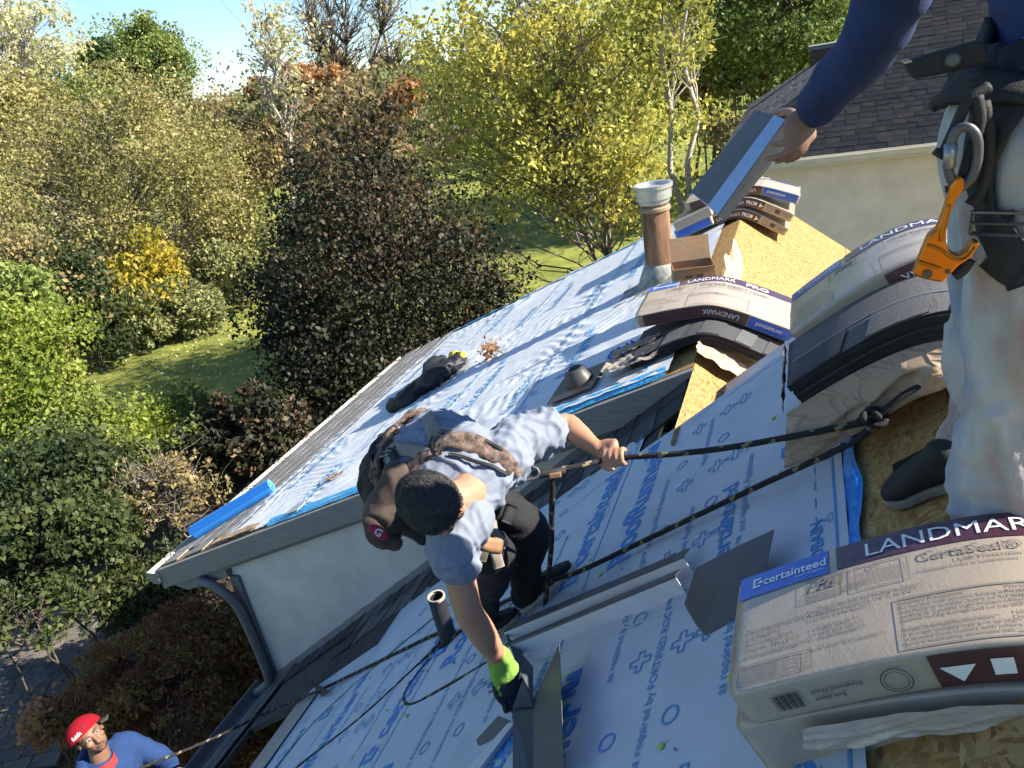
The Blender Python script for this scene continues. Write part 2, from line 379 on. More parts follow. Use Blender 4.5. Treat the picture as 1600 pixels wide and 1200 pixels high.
# --- near roof deck (strand board), right-hand slope, lower eave return
b = MB()
b.prism([Vector((-3.36, -2.2, Bz(-3.36))), Vector((XR, -2.2, ZR)), Vector((XR, 3.2, ZR)), Vector((-.70, 3.2, Bz(-.70))), Vector((-.70, 3.9, Bz(-.70))), Vector((-3.36, 3.9, Bz(-3.36)))], (0, 0, -.02))
deckB = b.build('near_roof_deck', M_OSB, house)
b = MB(); b.prism([Vector((XR + .012, -2.2, ZR - .004)), Vector((4.2, -2.2, ZR - TB * (4.2 - XR))), Vector((4.2, 3.2, ZR - TB * (4.2 - XR))), Vector((XR + .012, 3.2, ZR - .004))], (0, 0, -.02)); b.build('osb_panel', M_OSB, house)
b = MB()
b.prism([Vector((x, y, Bz(x) + .002)) for x, y in ((-4.64, 1.0), (-4.20, 1.0), (-4.20, 3.12), (-3.362, 2.96), (-3.362, 3.9), (-4.64, 3.9))], (0, 0, -.06)); b.build('lower_eave_return', M_DKSH, house)
b = MB(); b.box((-4.665, 2.45, Bz(-4.665) - .075), .03, 2.9, .17); b.build('fascia', M_GREYW, house)
# deck stays whole beside the ridge; a dark plate stands for the slot
# --- sheets of underlayment on the near roof with their printing
def s2x(s): return XR - s * .79335
def Bp(y, s, off):
    x = s2x(s); p = Vector((x, y, Bz(x)))
    return p + NB * (off + .004 * nz((y * 1.6, s * 2.4, 1)) + .0026 * (1 - 2 * abs(nz((y * 4, s * 3.1, 4)))))
COPY = 'as required by FORTIFIED ROOF™ and High-Wind Application     '
def cross(mb, fn, u, v, r, th):
    o = [(-1, -3), (1, -3), (1, -1), (3, -1), (3, 1), (1, 1), (1, 3), (-1, 3), (-1, 1), (-3, 1), (-3, -1), (-1, -1)]; q = 1 - th
    vs = [(u + a * r / 3, v + c * r / 3) for a, c in o] + [(u + (a - math.copysign(th, a)) * r / 3, v + (c - math.copysign(th, c)) * r / 3) for a, c in o]
    mb.add([fn(*p) for p in vs], [(i, (i + 1) % 12, 12 + (i + 1) % 12, 12 + i) for i in range(12)])
def ring(mb, fn, u, v, r, th, n=18):
    vs = [(u + q * math.cos(2 * math.pi * i / n), v + q * math.sin(2 * math.pi * i / n)) for q in (r, r - th) for i in range(n)]
    mb.add([fn(*p) for p in vs], [(i, (i + 1) % n, n + (i + 1) % n, n + i) for i in range(n)])
def line(mb, fn, u0, u1, v, th, n=24, dash=0):
    for i in range(n):
        if dash and i % 2: continue
        a, c = u0 + (u1 - u0) * i / n, u0 + (u1 - u0) * (i + 1) / n
        mb.add([fn(a, v), fn(c, v), fn(c, v + th), fn(a, v + th)], [(0, 1, 2, 3)])
def logo_mark(mb, fn, u, v, h):
    t = h * .2; w_ = h * .62
    for (a, c, d, e) in ((0, 0, t, h), (t, 0, w_, t), (t, h - t, w_, h), (w_ - t * .2, t * 1.6, w_ + t * .8, h - t * 1.6), (t * 1.9, h * .4, w_ - t * .2, h * .6)):
        mb.add([fn(u + a, v + c), fn(u + d, v + c), fn(u + d, v + e), fn(u + a, v + e)], [(0, 1, 2, 3)])
def print_rows(fn, S, y0, y1, W, phase, step=None, dense=1, both=False):
    big, sm = MB(), MB(); f = lambda u, v: fn(u, S + v); q = {'step': step, 'both': both} if step else {}
    line(sm, f, y0, y1, .028, .007, 40); line(sm, f, y0, y1, W - .035, .007, 40); line(sm, f, y0, y1, .09, .004, 60, 1)
    y = y0 + phase % .31
    while y < y1 - .05: cross(sm, f, y, .048, .02, .42); y += .31
    per = 1.48; y = y0 + (phase % per) - per
    while y < y1:
        def P(t, size, yy, v, bold, mb=big):
            L = sum(1 for _ in t) * size * .55
            if yy > y0 + .01 and yy + L < y1 - .01: put_text(mb, t, size, f, yy, v, bold, **q)
        P('certainteed', .165, y + .90, .105, .022); P('SAINT-GOBAIN', .056, y + 1.42, .072, .012)
        if y + .76 > y0 and y + .90 < y1: logo_mark(big, f, y + .775, .105, .115)
        (put_text(big, 'RoofRunner™', .175, f, y + .72, W - .275, .024, width=.96, **q) if y + .72 > y0 and y + 1.69 < y1 else 0); P('certainteed', .10, y + .35, .40, .015)
        y += per
    for kk, (v, hh) in enumerate(((.345, .043), (.60, .043), (.80, .043))):
        y = y0 + ((phase * 2.3 + kk * .37) % .5) - .8
        while y < y1:
            if y > y0 + .01 and y + 1.32 < y1: put_text(sm, COPY, hh, f, y, v, .006, **q)
            elif y < y1 - .5 and y > y0: put_text(sm, 'High-Wind Application', hh, f, y, v, .006, **q)
            y += 1.42
    for kk, (v, kind) in enumerate(((.44, 0), (.52, 1), (.69, 0), (.745, 1), (.53, 0))):
        y = y0 + (phase * 1.9 + kk * .21) % .42
        while y < y1 - .06:
            (cross if kind == 0 else ring)(sm, f, y, v, .042 if kind == 0 else .03, .38 if kind == 0 else .007); y += .47
    return big, sm
tops = [.315, 1.44, 2.565, 3.69]; bots = [1.50, 2.63, 3.75, 4.665]
for i in range(4):
    S0, S1, off = tops[i], bots[i], .006 + .004 * (3 - i) * .8
    y0, y1 = -1.6, (3.2, 3.44, 3.44, 3.05)[i]
    b = MB(); b.grid(lambda u, v: Bp(y0 + (y1 - y0) * u, S0 + (S1 - S0) * v, off), 110, 30)
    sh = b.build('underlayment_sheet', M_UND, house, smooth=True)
    vis0 = (0.55, .7, 1.15, 1.5)[i]
    big, sm = print_rows(lambda u, v: Bp(u, v, off + .0022), S0, vis0, y1 - .01, S1 - S0, (.93, .80, 1.35, .2)[i])
    big.build('printed_lettering', M_INK, sh, kind='stuff'); sm.build('printed_pattern', M_INKL, sh, kind='stuff')
    # plastic cap nails, lime and blue
    cn = MB()
    for q in range(8):
        yy = vis0 + rng.random() * (y1 - vis0); ss = S0 + rng.random() * (S1 - S0); p = Bp(yy, ss, off + .003); cn.lathe(p, NB, [(.0, .004), (.006, .004), (.010, .0025), (.010, 0)], 10)
    cn.build('cap_nail', mat('lime_plastic', (.22, .55, .06), .4), sh, kind='stuff')
# folded top edge of the sheet and torn far edge
b = MB(); b.grid(lambda u, v: Bp(1.1 + 1.35 * u,   .315 - .055 * v * (.75 + .5 * nz((u * 6, 0, 2))), .012 + .014 * v * abs(nz((u * 5, v, 7))) + .005 * nz((u * 13, v * 3, 1))), 50, 8); b.build('underlayment_edge', M_BLUEP, house, smooth=True)
b = MB(); b.grid(lambda u, v: Bp(3.2 - .05 * v + .03 * nz((u * 9, v, 5)) * v, .36 + .97 * u, .017 - .016 * (1 - v)), 60, 4); b.build('underlayment_edge', M_CYANP, house, smooth=True)
# drip edge on the eave
b = MB()
b.prism([Vector((-3.40, .6, Bz(-3.40) + .022)), Vector((-3.13, .6, Bz(-3.13) + .022)), Vector((-3.13, 2.93, Bz(-3.13) + .022)), Vector((-3.40, 2.93, Bz(-3.40) + .022))], NB * .003)
b.box((-3.402, 1.76, Bz(-3.40) - .04), .004, 2.34, .11); b.build('drip_edge', M_ALU, house)
# old shingles and step flashing left along the foot of the gable wall
tab = MB(); tab.box((0, 0, .006), .24, .30, .009); tmes = []
for m in (M_DKSH, mat('charred_felt', (.03, .03, .033), .9, var=.3, vscale=9), mat('slate_grey_shingle', (.09, .09, .095), .9, var=.35, vscale=12, bump=.5, bscale=160)):
    me = mesh_of(tab.v, tab.f, 'shingle'); me.materials.append(m); tmes.append(me)
rotB = Matrix((( -DB.x, 0, NB.x), (0, 1, 0), (-DB.z, 0, NB.z))).to_4x4()
def shingle(parent, me, p, rot, dz=0, jit=.04, sc=(1, 1, 1)):
    o = bpy.data.objects.new('shingle', me); COL.objects.link(o); o.parent = parent
    o.matrix_local = Matrix.Translation(Vector(p) - ORG[parent]) @ rot @ Matrix.Rotation(jit * (rng.random() - .5) * 2, 4, 'Z') @ Matrix.Diagonal((*sc, 1)); return o
b = MB(); b.prism([Vector((x, y, Bz(x) + .0045)) for x, y in ((-3.355, 2.7), (-.72, 3.25), (-.72, 3.89), (-3.355, 3.89))], NB * .001); b.build('felt_strip', mat('charred_felt', (.03, .03, .033), .9, var=.3, vscale=9), house)
s = 1.35
while s < 6.25:
    for q, yy in enumerate((3.56, 3.80)):
        x = s2x(s); 
        if q == 0 and s > 4.6: continue
        shingle(house, tmes[int(rng.integers(0, 3))], Vector((x, yy + .03 * (rng.random() - .5), Bz(x))) + NB * (.004 + .004 * q + .003 * rng.random()), rotB @ Matrix.Rotation(R(-1.6), 4, 'Y'), jit=.10, sc=(1.15, 1.0 + .25 * rng.random(), .8))
    s += .19
b = MB(); b.grid(lambda u, v: Vector((-.72 - 3.95 * u, 3.885 - .07 * v + .01 * nz((u * 22, v, 3)), Bz(-.72 - 3.95 * u) + .02 + .05 * (1 - v) ** 2 - .0 + .012 * nz((u * 30, v * 2, 8)))), 60, 5); b.build('wall_flashing', M_DKTRIM, house)
# lower eave return: weathered tabs and a thin gutter lip
for j in range(9):
    for q in range(2):
        x = -4.55 + q * .19; yy = 1.15 + j * .31 + q * .15
        if yy < 3.85: shingle(house, tmes[2], Vector((x, yy, Bz(x))) + NB * (.008 + .007 * q), rotB @ Matrix.Rotation(R(-2.5), 4, 'Y'))
b = MB(); b.prism([(-4.69, 1.0, Bz(-4.66) - .10), (-4.83, 1.0, Bz(-4.66) - .10), (-4.86, 1.0, Bz(-4.66) - .0), (-4.845, 1.0, Bz(-4.66) - .0), (-4.82, 1.0, Bz(-4.66) - .085), (-4.69, 1.0, Bz(-4.66) - .085)], (0, 2.86, 0)); b.build('gutter', M_DKTRIM, house)

# --- wing roof
def Ap(y, x, off): return Vector((x, y, Az(x))) + (NA if x < XA else Vector((KAR, 0, 1)).normalized()) * off
b = MB()
b.prism([Vector((XE, YA, Az(XE))), Vector((XA, YA, ZA)), Vector((XA, YA2, ZA)), Vector((XE, YA2, Az(XE)))], (0, 0, -.03)); b.build('wing_roof_deck', M_OSB, house)
for (x0, x1) in ((XA + .006, XA + .98), (XA + .986, XA + 1.96), (XA + 1.966, 2.9)):
    for (y0, y1) in ((3.0, 4.85), (4.856, 7.29), (7.296, YA2)):
        b = MB(); b.prism([Vector((x0, y0, Az(x0))), Vector((x1, y0, Az(x1))), Vector((x1, y1, Az(x1))), Vector((x0, y1, Az(x0)))], (0, 0, -.018)); b.build('osb_panel', M_OSB, house)
def wr(y, x):
    s = -x; n1 = nz((y * 1.3, s * 2.1, 0)); n2 = nz((y * .8, s * 1.1, 9)); n3 = nz((y * 3.1, s * 1.2, 4)); n4 = nz((y * .55, s * .9, 21))
    m = max(0, min(1, .68 + 1.6 * n2)); q = max(.15, min(1.25, .75 + 1.3 * n4))
    w1 = 1 - abs(math.sin(math.pi * (y * 6.5 + 2.4 * n1 + 1.8 * s * n2 + .5 * s))) ** .6
    w2 = 1 - abs(math.sin(math.pi * (s * 9 + y * 2.6 + 2.2 * n3 + 1.5 * n1))) ** .7
    h = (.016 * w1 * m + .011 * w2 * (1 - m)) * q
    h += .0045 * (1 - 2 * abs(nz((y * 4.5 + s * 2, s * 3.4, 2)))) * q + .0022 * nz((y * 15, s * 11, 1))
    return h + .004
seams = [(-4.66, -3.68), (-3.76, -2.74), (-2.82, -1.80), (-1.88, -.73)]
for i, (x0, x1) in enumerate(seams):
    off = .006 + .006 * i
    y0, y1 = YA + .012, YA2 - .02
    def fA(u, v, o=0): # u along y, v across from the lower edge
        x = x0 + (x1 - x0) * v; e = .02 * nz((u * 4, i * 3.0, 0)) * (1 - v)
        return Ap(u, x + e, off + wr(u, x) * (1 if i < 3 else .75) + o + (.006 * math.exp(-((v - .03) / .025) ** 2)))
    b = MB(); b.grid(lambda u, v: fA(y0 + (y1 - y0) * u, v), 250, 46)
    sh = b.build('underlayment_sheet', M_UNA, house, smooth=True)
    W = (x1 - x0) / .93
    fl = lambda u, v: fA(u, max(0, min(1, 1 - v / W)), .0036)
    big, sm = MB(), MB()
    line(sm, fl, y0, y1, W - .06, .01, 120); line(sm, fl, y0, y1, W - .115, .006, 120, 1)
    y = y0 + .1
    while y < y1 - .1: cross(sm, fl, y, W - .09, .03, .5); y += .22
    y = y0 + (.15, .75, .35, .1)[i]
    while y < y1 - 1.3:
        put_text(big, 'certainteed', .15, fl, y, .14, .018, step=.06, both=True); put_text(big, 'RoofRunner™', .17, fl, y + .55, W - .36, .024, step=.06, both=True) if y + 1.7 < y1 else 0
        y += 2.3
    big.build('printed_lettering', mat('light_blue_ink', (.22, .40, .60), .6, var=.3, vscale=16), sh, kind='stuff'); sm.build('printed_pattern', mat('light_blue_ink', (.22, .40, .60)), sh, kind='stuff')  # paler ink than on the near roof sheets
# blue folded edges along both rakes
b = MB(); b.grid(lambda u, v: Ap(YA - .012 + .075 * v + .01 * nz((u * 14, v, 3)), -4.05 + 3.3 * u, .036 - .03 * (1 - v) ** 2 + .006 * nz((u * 26, v * 2, 1))), 90, 4); b.build('underlayment_edge', M_CYANP, house, smooth=True)
b = MB(); b.grid(lambda u, v: Ap(YA2 - .14 + .16 * v, -4.55 + 3.6 * u, .034 + .015 * nz((u * 20, v * 2, 1)) - .03 * v * v), 70, 4); b.build('underlayment_edge', M_CYANP, house, smooth=True)
# starter courses of weathered shingles along the wing eave
tabA = MB(); tabA.box((0, 0, .007), .262, .305, .009); rotA = Matrix(((-DA.x, 0, NA.x), (0, 1, 0), (-DA.z, 0, NA.z))).to_4x4(); ames = []
for m in (M_OLDSH, M_OLDSH2):
    me = mesh_of(tabA.v, tabA.f, 'shingle'); me.materials.append(m); ames.append(me)
for r_ in range(5):
    x = XE + .10 + r_ * .175; yy = YA + .16 + (.15 if r_ % 2 else 0)
    while yy < YA2 - .1:
        shingle(house, ames[int(rng.integers(0, 2))], Ap(yy, x, .002 + .001 * r_), rotA @ Matrix.Rotation(R(-1.1), 4, 'Y'), jit=.02); yy += .309
# rake boards, frieze, corner trim, boxed return, gutter, downspout
def rake(y0, y1, t0, t1, m, name, xa=XE - .02, xb=XA):
    b = MB(); b.prism([Vector((xa, y0, Az(xa) - t0)), Vector((xb, y0, Az(xb) - t0)), Vector((xb, y0, Az(xb) - t1)), Vector((xa, y0, Az(xa) - t1))], (0, y1 - y0, 0)); return b.build(name, m, house)
rake(3.80, 3.846, .004, .20, M_GREYW, 'rake_board'); rake(3.84, 3.897, .204, .245, M_DKTRIM, 'frieze_trim', -4.70)
rake(8.55, 8.75, .034, .2, M_GREYW, 'rake_board')
b = MB(); b.prism([Vector((x, 3.815, Az(x) - d)) for x, d in ((XA + .002, .022), (1.4, .022), (1.4, .18), (XA + .002, .18))], (0, .05, 0)); b.build('rake_board', M_GREYW, house)
b = MB(); b.prism([Vector((XE + .03, 3.852, Az(XE) - .20)), Vector((-4.70, 3.852, Az(-4.7) - .21)), Vector((-4.70, 3.852, Az(-4.7) - .33)), Vector((XE + .20, 3.852, Az(XE) - .24))], (0, 4.8, 0)); b.build('soffit', M_GREYW, house)
b = MB(); b.box((-4.66, 3.885, -4.35), .10, .03, 1.4); b.build('corner_trim', M_DKTRIM, house)
zg = Az(XE) - .02
prof = [(XE - .005, -.11), (XE - .08, -.11), (XE - .115, -.06), (XE - .12, .0), (XE - .105, .0), (XE - .10, -.055), (XE - .07, -.097), (XE - .005, -.097)]
b = MB(); b.prism([Vector((x, 3.77, zg + z)) for x, z in prof], (0, 4.95, 0)); gut = b.build('gutter', M_GUT, house)
b = MB(); b.add([Vector((x, 3.768, zg + z)) for x, z in ((XE, -.115), (XE - .085, -.115), (XE - .12, -.06), (XE - .125, .004), (XE, .004))], [(0, 1, 2, 3, 4)]); b.build('end_cap', M_GREYW, gut)
for q in range(9):
    yy = 4.0 + q * .56; b = MB(); b.tube(spline([(XE + .05, yy, Az(XE + .05) + .012), (XE - .04, yy, zg + .035), (XE - .112, yy, zg + .004), (XE - .11, yy + .06, zg + .006), (XE - .04, yy + .06, zg + .03), (XE + .05, yy + .06, Az(XE + .05) + .012)], 3), .005, 5); b.build('gutter_hanger', M_GREYW, gut)
ds = [Vector((-5.0, 3.80, -3.68)), Vector((-4.86, 3.79, -3.69)), Vector((-4.73, 3.80, -3.80)), Vector((-4.675, 3.82, -3.98)), Vector((-4.655, 3.83, -4.4)), Vector((-4.65, 3.82, -4.78)), Vector((-4.70, 3.79, -4.86)), Vector((-4.80, 3.76, -4.93))]
b = MB(); pts = spline(ds, 6)
for a, c in zip(pts, pts[1:]): pass
b.tube(pts, .042, 10); b.build('downspout', M_DKTRIM, house, smooth=True)
# flat shims and a bit of torn sheet at the front edge
b = MB(); b.box(onA(462, 794, .04), .14, .12, .006, (-DA, YV, NA)); b.build('metal_patch', mat('galvanised_patch', (.5, .52, .55), .4, metal=.5), house)
b = MB(); b.grid(lambda u, v: Ap(3.86 + .1 * v, -4.75 + .55 * u, .03 + .01 * nz((u * 5, v * 3, 2))), 14, 4); b.build('torn_paper', mat('torn_kraft', (.42, .27, .15), .8, var=.2, vscale=20), house)

# --- rusty flue, vent pipe and pipe boot
M_RUST = mat('rusted_steel', (.13, .05, .026), .85, var=.55, vscale=9, col2=(.30, .16, .085), bump=.4, bscale=40, stretch=(1, 1, .22), detail=9)
M_GALV = mat('galvanised_steel', (.50, .50, .48), .42, metal=.65, var=.12, vscale=8, bump=.1, bscale=30)
fb = onA(1033, 440); fb.z = Az(fb.x)
fl = MB(); fl.lathe(fb, ZV, [(.118, -.2), (.118, .62), (.112, .63), (.112, .66), (.12, .665), (.12, .69)], 28); flue = fl.build('flue_pipe', M_RUST, house, smooth=True, label='rusty metal flue pipe with a galvanised cap')
b = MB(); b.lathe(fb + ZV * .69, ZV, [(.12, -.01), (.128, .0), (.13, .02), (.148, .035), (.148, .115), (.162, .12), (.164, .15), (.145, .152), (.13, .145), (.12, .12), (0, .118)], 32); b.build('flue_cap', M_GALV, flue, smooth=False)
b = MB(); b.lathe(fb + ZV * .62, ZV, [(.117, 0), (.131, .005), (.131, .03), (.117, .045)], 28); b.build('storm_collar', mat('rust_band', (.30, .22, .15), .7, metal=.3, var=.3, vscale=9), flue)
b = MB(); b.lathe(fb, ZV, [(.22, -.08), (.18, .04), (.14, .14), (.125, .17), (.119, .175)], 28); b.build('flashing_cone', mat('weathered_lead', (.28, .28, .26), .75, metal=.3, var=.35, vscale=11, bump=.4, bscale=30), flue, smooth=True)
b = MB(); b.grid(lambda u, v: Ap(fb.y - .34 + .62 * v, fb.x - .33 + .55 * u, .032 + .012 * nz((u * 4, v * 4, 1)) + (.03 if u < .1 else 0) * nz((v * 9, 0, 3))), 12, 12); b.build('flashing_base', mat('weathered_lead', (.2, .2, .2)), flue, smooth=True)
pb = onB(703, 1003); tp = pb + Vector((-.005, -.01, .30))
b = MB(); d = ZV; b.lathe(pb - ZV * .03, tp - pb, [(.044, 0), (.044, .33), (.036, .33), (.036, .1), (0, .1)], 22)
vent = b.build('vent_pipe', mat('black_plastic_pipe', (.03, .031, .034), .45, var=.2, vscale=12), house, smooth=False, label='black plastic vent pipe with a pale cut rim')
b = MB(); b.lathe(tp + (tp - pb).normalized() * .002, tp - pb, [(.0445, -.012), (.0445, .0), (.036, .0), (.0355, -.012)], 22); b.build('pipe_rim', mat('pale_pipe_rim', (.42, .38, .30), .6), vent)
b = MB(); b.grid(lambda u, v: pb + DB * (.12 * u - .04 + .02 * nz((v * 3, 0, 1))) + YV * (-.10 + .16 * v) + NB * (.02 + .012 * nz((u * 4, v * 4, 2))), 8, 8); b.build('tape_patch', M_BLUEP, vent, smooth=True)
bb = onA(897, 600); M_LEAD = mat('brown_rubber_boot', (.06, .055, .055), .45, var=.2, vscale=20)
b = MB(); q = [onA(860, 620, .03), onA(940, 572, .03), onA(936, 578, .03), onA(868, 634, .03)]
cA = onA(902, 598, .062)
b.box(cA, .34, .40, .005, (-DA, YV, NA)); boot = b.build('pipe_boot', mat('bronze_flashing', (.10, .095, .09), .4, metal=.6), house, label='bronze pipe boot flashing on the wing roof')
b = MB(); b.lathe(cA - DA * .02, (NA + ZV * .3), [(.10, 0), (.095, .03), (.07, .085), (.055, .10), (.05, .10), (.048, .06), (0, .06)], 20); b.build('boot_cone', M_LEAD, boot, smooth=True)

sheet_ground('bounce_cut_sheet', [(-2.5, 9.2), (15, 9.0), (15, 11.7), (-2.5, 11.8)], mat('bounce_sheet_grey', (.30, .28, .25), .9, var=.15, vscale=2), .05)  # unseen grey sheet added to weaken green bounce on the neighbouring wall
# ================================================================== neighbouring house
NX, NY, NZe, KN = -1.30, 12.0, -1.95, .55
nb = thing('neighbouring_house', (5, 16, GZ), 'tan stucco house with a grey shingled hip roof behind the strand board slope', 'house')
b = MB(); b.box((5.4, 16.6, (GZ + NZe) / 2 - .05), 12.2, 8.6, NZe - GZ - .1); b.build('wall', M_STUCN, nb)
NX2, NY2 = 12.1, 21.0; dN = (NY2 - NY) / 2; zt = NZe + KN * dN
b = MB(); b.add([(NX, NY, NZe), (NX2, NY, NZe), (NX2, NY2, NZe), (NX, NY2, NZe), (NX + dN, NY + dN, zt), (NX2 - dN, NY + dN, zt)], [(0, 1, 5, 4), (1, 2, 5), (2, 3, 4, 5), (3, 0, 4), (0, 3, 2, 1)]); nroof = b.build('roof', M_NSH[2], nb)
b = MB(); b.box((5.4, NY - .01, NZe - .08), 13.42, .03, .15); b.box((NX - .01, 16.5, NZe - .08), .03, 8.96, .15); b.build('fascia', mat('cream_fascia', (.60, .55, .45), .6, var=.08, vscale=4), nb)
b = MB(); b.prism([Vector((NX - .05, NY - .03 + a, NZe + z)) for a, z in ((0, -.10), (-.09, -.10), (-.13, -.02), (-.115, -.02), (-.085, -.085), (0, -.085))], (13.5, 0, 0)); b.build('gutter', mat('cream_fascia', (.6, .55, .45)), nb)
nbt = MB(); nbt.box((0, 0, .007), .205, .17, .010); nmes = []; nct = 0
for m in M_NSH:
    me = mesh_of(nbt.v, nbt.f, 'shingle'); me.materials.append(m); nmes.append(me)
aN = math.atan(KN); rotN = Matrix.Rotation(aN, 4, 'X'); rest = MB(); NNf = Vector((0, -math.sin(aN), math.cos(aN))); DNf = Vector((0, math.cos(aN), math.sin(aN)))
row = 0; dd = .05
while dd < dN - .05:
    x = NX + dd + .05 + (.10 if row % 2 else 0) + .03 * rng.random(); p0 = NY + dd
    while x < NX2 - dd - .1:
        wv = .8 + .4 * rng.random(); p = Vector((x + .105 * wv, p0, NZe + KN * dd)) + NNf * (.004 + .006 * rng.random())
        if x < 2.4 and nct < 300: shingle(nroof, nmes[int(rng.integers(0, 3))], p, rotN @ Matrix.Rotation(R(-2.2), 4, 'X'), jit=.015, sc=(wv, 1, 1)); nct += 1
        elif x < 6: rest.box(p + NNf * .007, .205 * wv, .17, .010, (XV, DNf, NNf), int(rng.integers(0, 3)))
        x += .21 * wv
    dd += .125 * math.cos(aN); row += 1
rest.build('shingle_field', M_NSH, nroof, kind='stuff')
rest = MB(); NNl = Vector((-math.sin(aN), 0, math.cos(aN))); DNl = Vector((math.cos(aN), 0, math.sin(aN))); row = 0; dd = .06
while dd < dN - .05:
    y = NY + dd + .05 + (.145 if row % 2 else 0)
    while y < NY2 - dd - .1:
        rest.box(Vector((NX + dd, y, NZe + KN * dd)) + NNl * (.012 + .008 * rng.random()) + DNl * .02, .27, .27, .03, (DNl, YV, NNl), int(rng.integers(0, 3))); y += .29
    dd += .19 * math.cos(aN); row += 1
rest.build('shingle_field', [mat('neighbour_shingle_lit_%d' % q, c, .9, var=.2, vscale=8) for q, c in enumerate(((.09, .088, .09), (.11, .105, .105), (.075, .073, .075)))], nroof, kind='stuff')  # same shingles on the left slope, paled in colour for its sky light
b = MB(); b_ = MB()
for q in range(18):
    dd = .1 + q * .235; p = Vector((NX + dd, NY + dd, NZe + KN * dd + .03)); hd = Vector((1, 1, KN)).normalized(); sx = Vector((1, -1, 0)).normalized()
    b = MB(); up = sx.cross(hd); up = up if up.z > 0 else -up; b.box(p + up * .012, .24, .36, .02, (sx, hd, up)); b.build('ridge_cap', M_NSH[q % 3], nroof)
# brick chimney behind its ridge
cp = atY(1287, 95, 19.0); cmb = MB(); brick = mat('chimney_brick', (.17, .09, .07), .95, var=.3, vscale=14, bump=.4, bscale=60)
cmb.box((cp.x, 19.0, cp.z - .9), .52, .52, 2.3); chim = cmb.build('chimney', mat('dark_mortar', (.10, .085, .08), .95), nb)
for r_ in range(14):
    for q in range(3):
        for (dx, dy, sx, sy) in ((-.175 + q * .175 + (.04 if r_ % 2 else -.04), -.27, .16, .03), (-.27, -.175 + q * .175, .03, .16)):
            o = MB(); o.box((cp.x + dx, 19.0 + dy, cp.z + .2 - r_ * .072), sx, sy, .058); o.build('brick', brick, chim)
o = MB(); o.box((cp.x, 19.0, cp.z + .30), .62, .62, .09); o.build('chimney_crown', mat('crown_stone', (.2, .19, .18), .9), chim)
# ================================================================== vegetation
def leaf_mesh(P, size, tint, seed, up=.35, aspect=.62, lo=.4, hi=1.65, hang=0):
    """P: n x 3 leaf positions (world) -> one mesh of n small leaf quads bent along the midrib"""
    r = np.random.default_rng(seed); n = len(P)
    nrm = r.normal(size=(n, 3)); nrm /= np.linalg.norm(nrm, axis=1)[:, None]; nrm[:, 2] = nrm[:, 2] * (1 - up) + up; nrm /= np.linalg.norm(nrm, axis=1)[:, None]
    a = r.normal(size=(n, 3)); a[:, 2] -= hang; a -= nrm * np.sum(a * nrm, axis=1)[:, None]; a /= np.linalg.norm(a, axis=1)[:, None]; b = np.cross(nrm, a)
    s = (size * r.uniform(lo, hi, n))[:, None]
    V = np.stack([P - a * s * .5, P + b * s * aspect * .5 + nrm * s * .06, P + a * s * .5, P - b * s * aspect * .5 + nrm * s * .06], axis=1).reshape(-1, 3)
    me = bpy.data.meshes.new('leaves'); me.vertices.add(4 * n); me.vertices.foreach_set('co', V.astype(np.float32).ravel())
    me.loops.add(4 * n); me.loops.foreach_set('vertex_index', np.arange(4 * n, dtype=np.int32)); me.polygons.add(n)
    me.polygons.foreach_set('loop_start', np.arange(0, 4 * n, 4, dtype=np.int32)); me.polygons.foreach_set('loop_total', np.full(n, 4, dtype=np.int32))
    me.update(calc_edges=True); at = me.attributes.new('tint', 'FLOAT', 'FACE'); at.data.foreach_set('value', np.clip(tint, 0, 1).astype(np.float32)); return me
def crown_points(c, rad, nc, n, seed, shell=.55, clump=.2, cut=None, flat=.75, low=-.55):
    r = np.random.default_rng(seed); c = np.array(c); rad = np.array(rad) * .80
    d = r.normal(size=(nc * 3, 3)); d /= np.linalg.norm(d, axis=1)[:, None]; d = d[d[:, 2] > low][:nc]; k = len(d)
    q = (shell + (1 - shell) * r.random(k)) ** .7
    # uneven outline: lobes
    ph = r.uniform(0, 6.28, 4); az = np.arctan2(d[:, 1], d[:, 0]); lob = 1 + .10 * np.sin(3 * az + ph[0]) + .09 * np.sin(5 * az + ph[1] + 3 * d[:, 2]) + .07 * np.sin(7 * d[:, 2] + ph[2])
    C = c + d * rad * (q * lob)[:, None]
    if cut is not None: C = C[cut(C)]; k = len(C)
    cs = r.lognormal(-.08, .6, k) * clump * rad.mean(); ct = r.random(k)
    w_ = cs ** 1.6; idx = r.choice(k, n, p=w_ / w_.sum())
    g = r.normal(size=(n, 3)); g /= np.linalg.norm(g, axis=1)[:, None]; g *= (r.random(n) ** .45)[:, None]; g[:, 2] *= flat
    P = C[idx] + g * cs[idx][:, None]
    tint = .58 * ct[idx] + .42 * r.random(n)
    return C, cs, P, tint
def wiggle(a, b, k, amp, r):
    a, b = Vector(a), Vector(b); L = (b - a).length; out = []
    for i in range(k + 1):
        t = i / k; p = a.lerp(b, t); s_ = math.sin(math.pi * t) * amp * L
        out.append(p + Vector(r.normal(size=3)) * s_ * .5 + ZV * (s_ * .8))
    return out
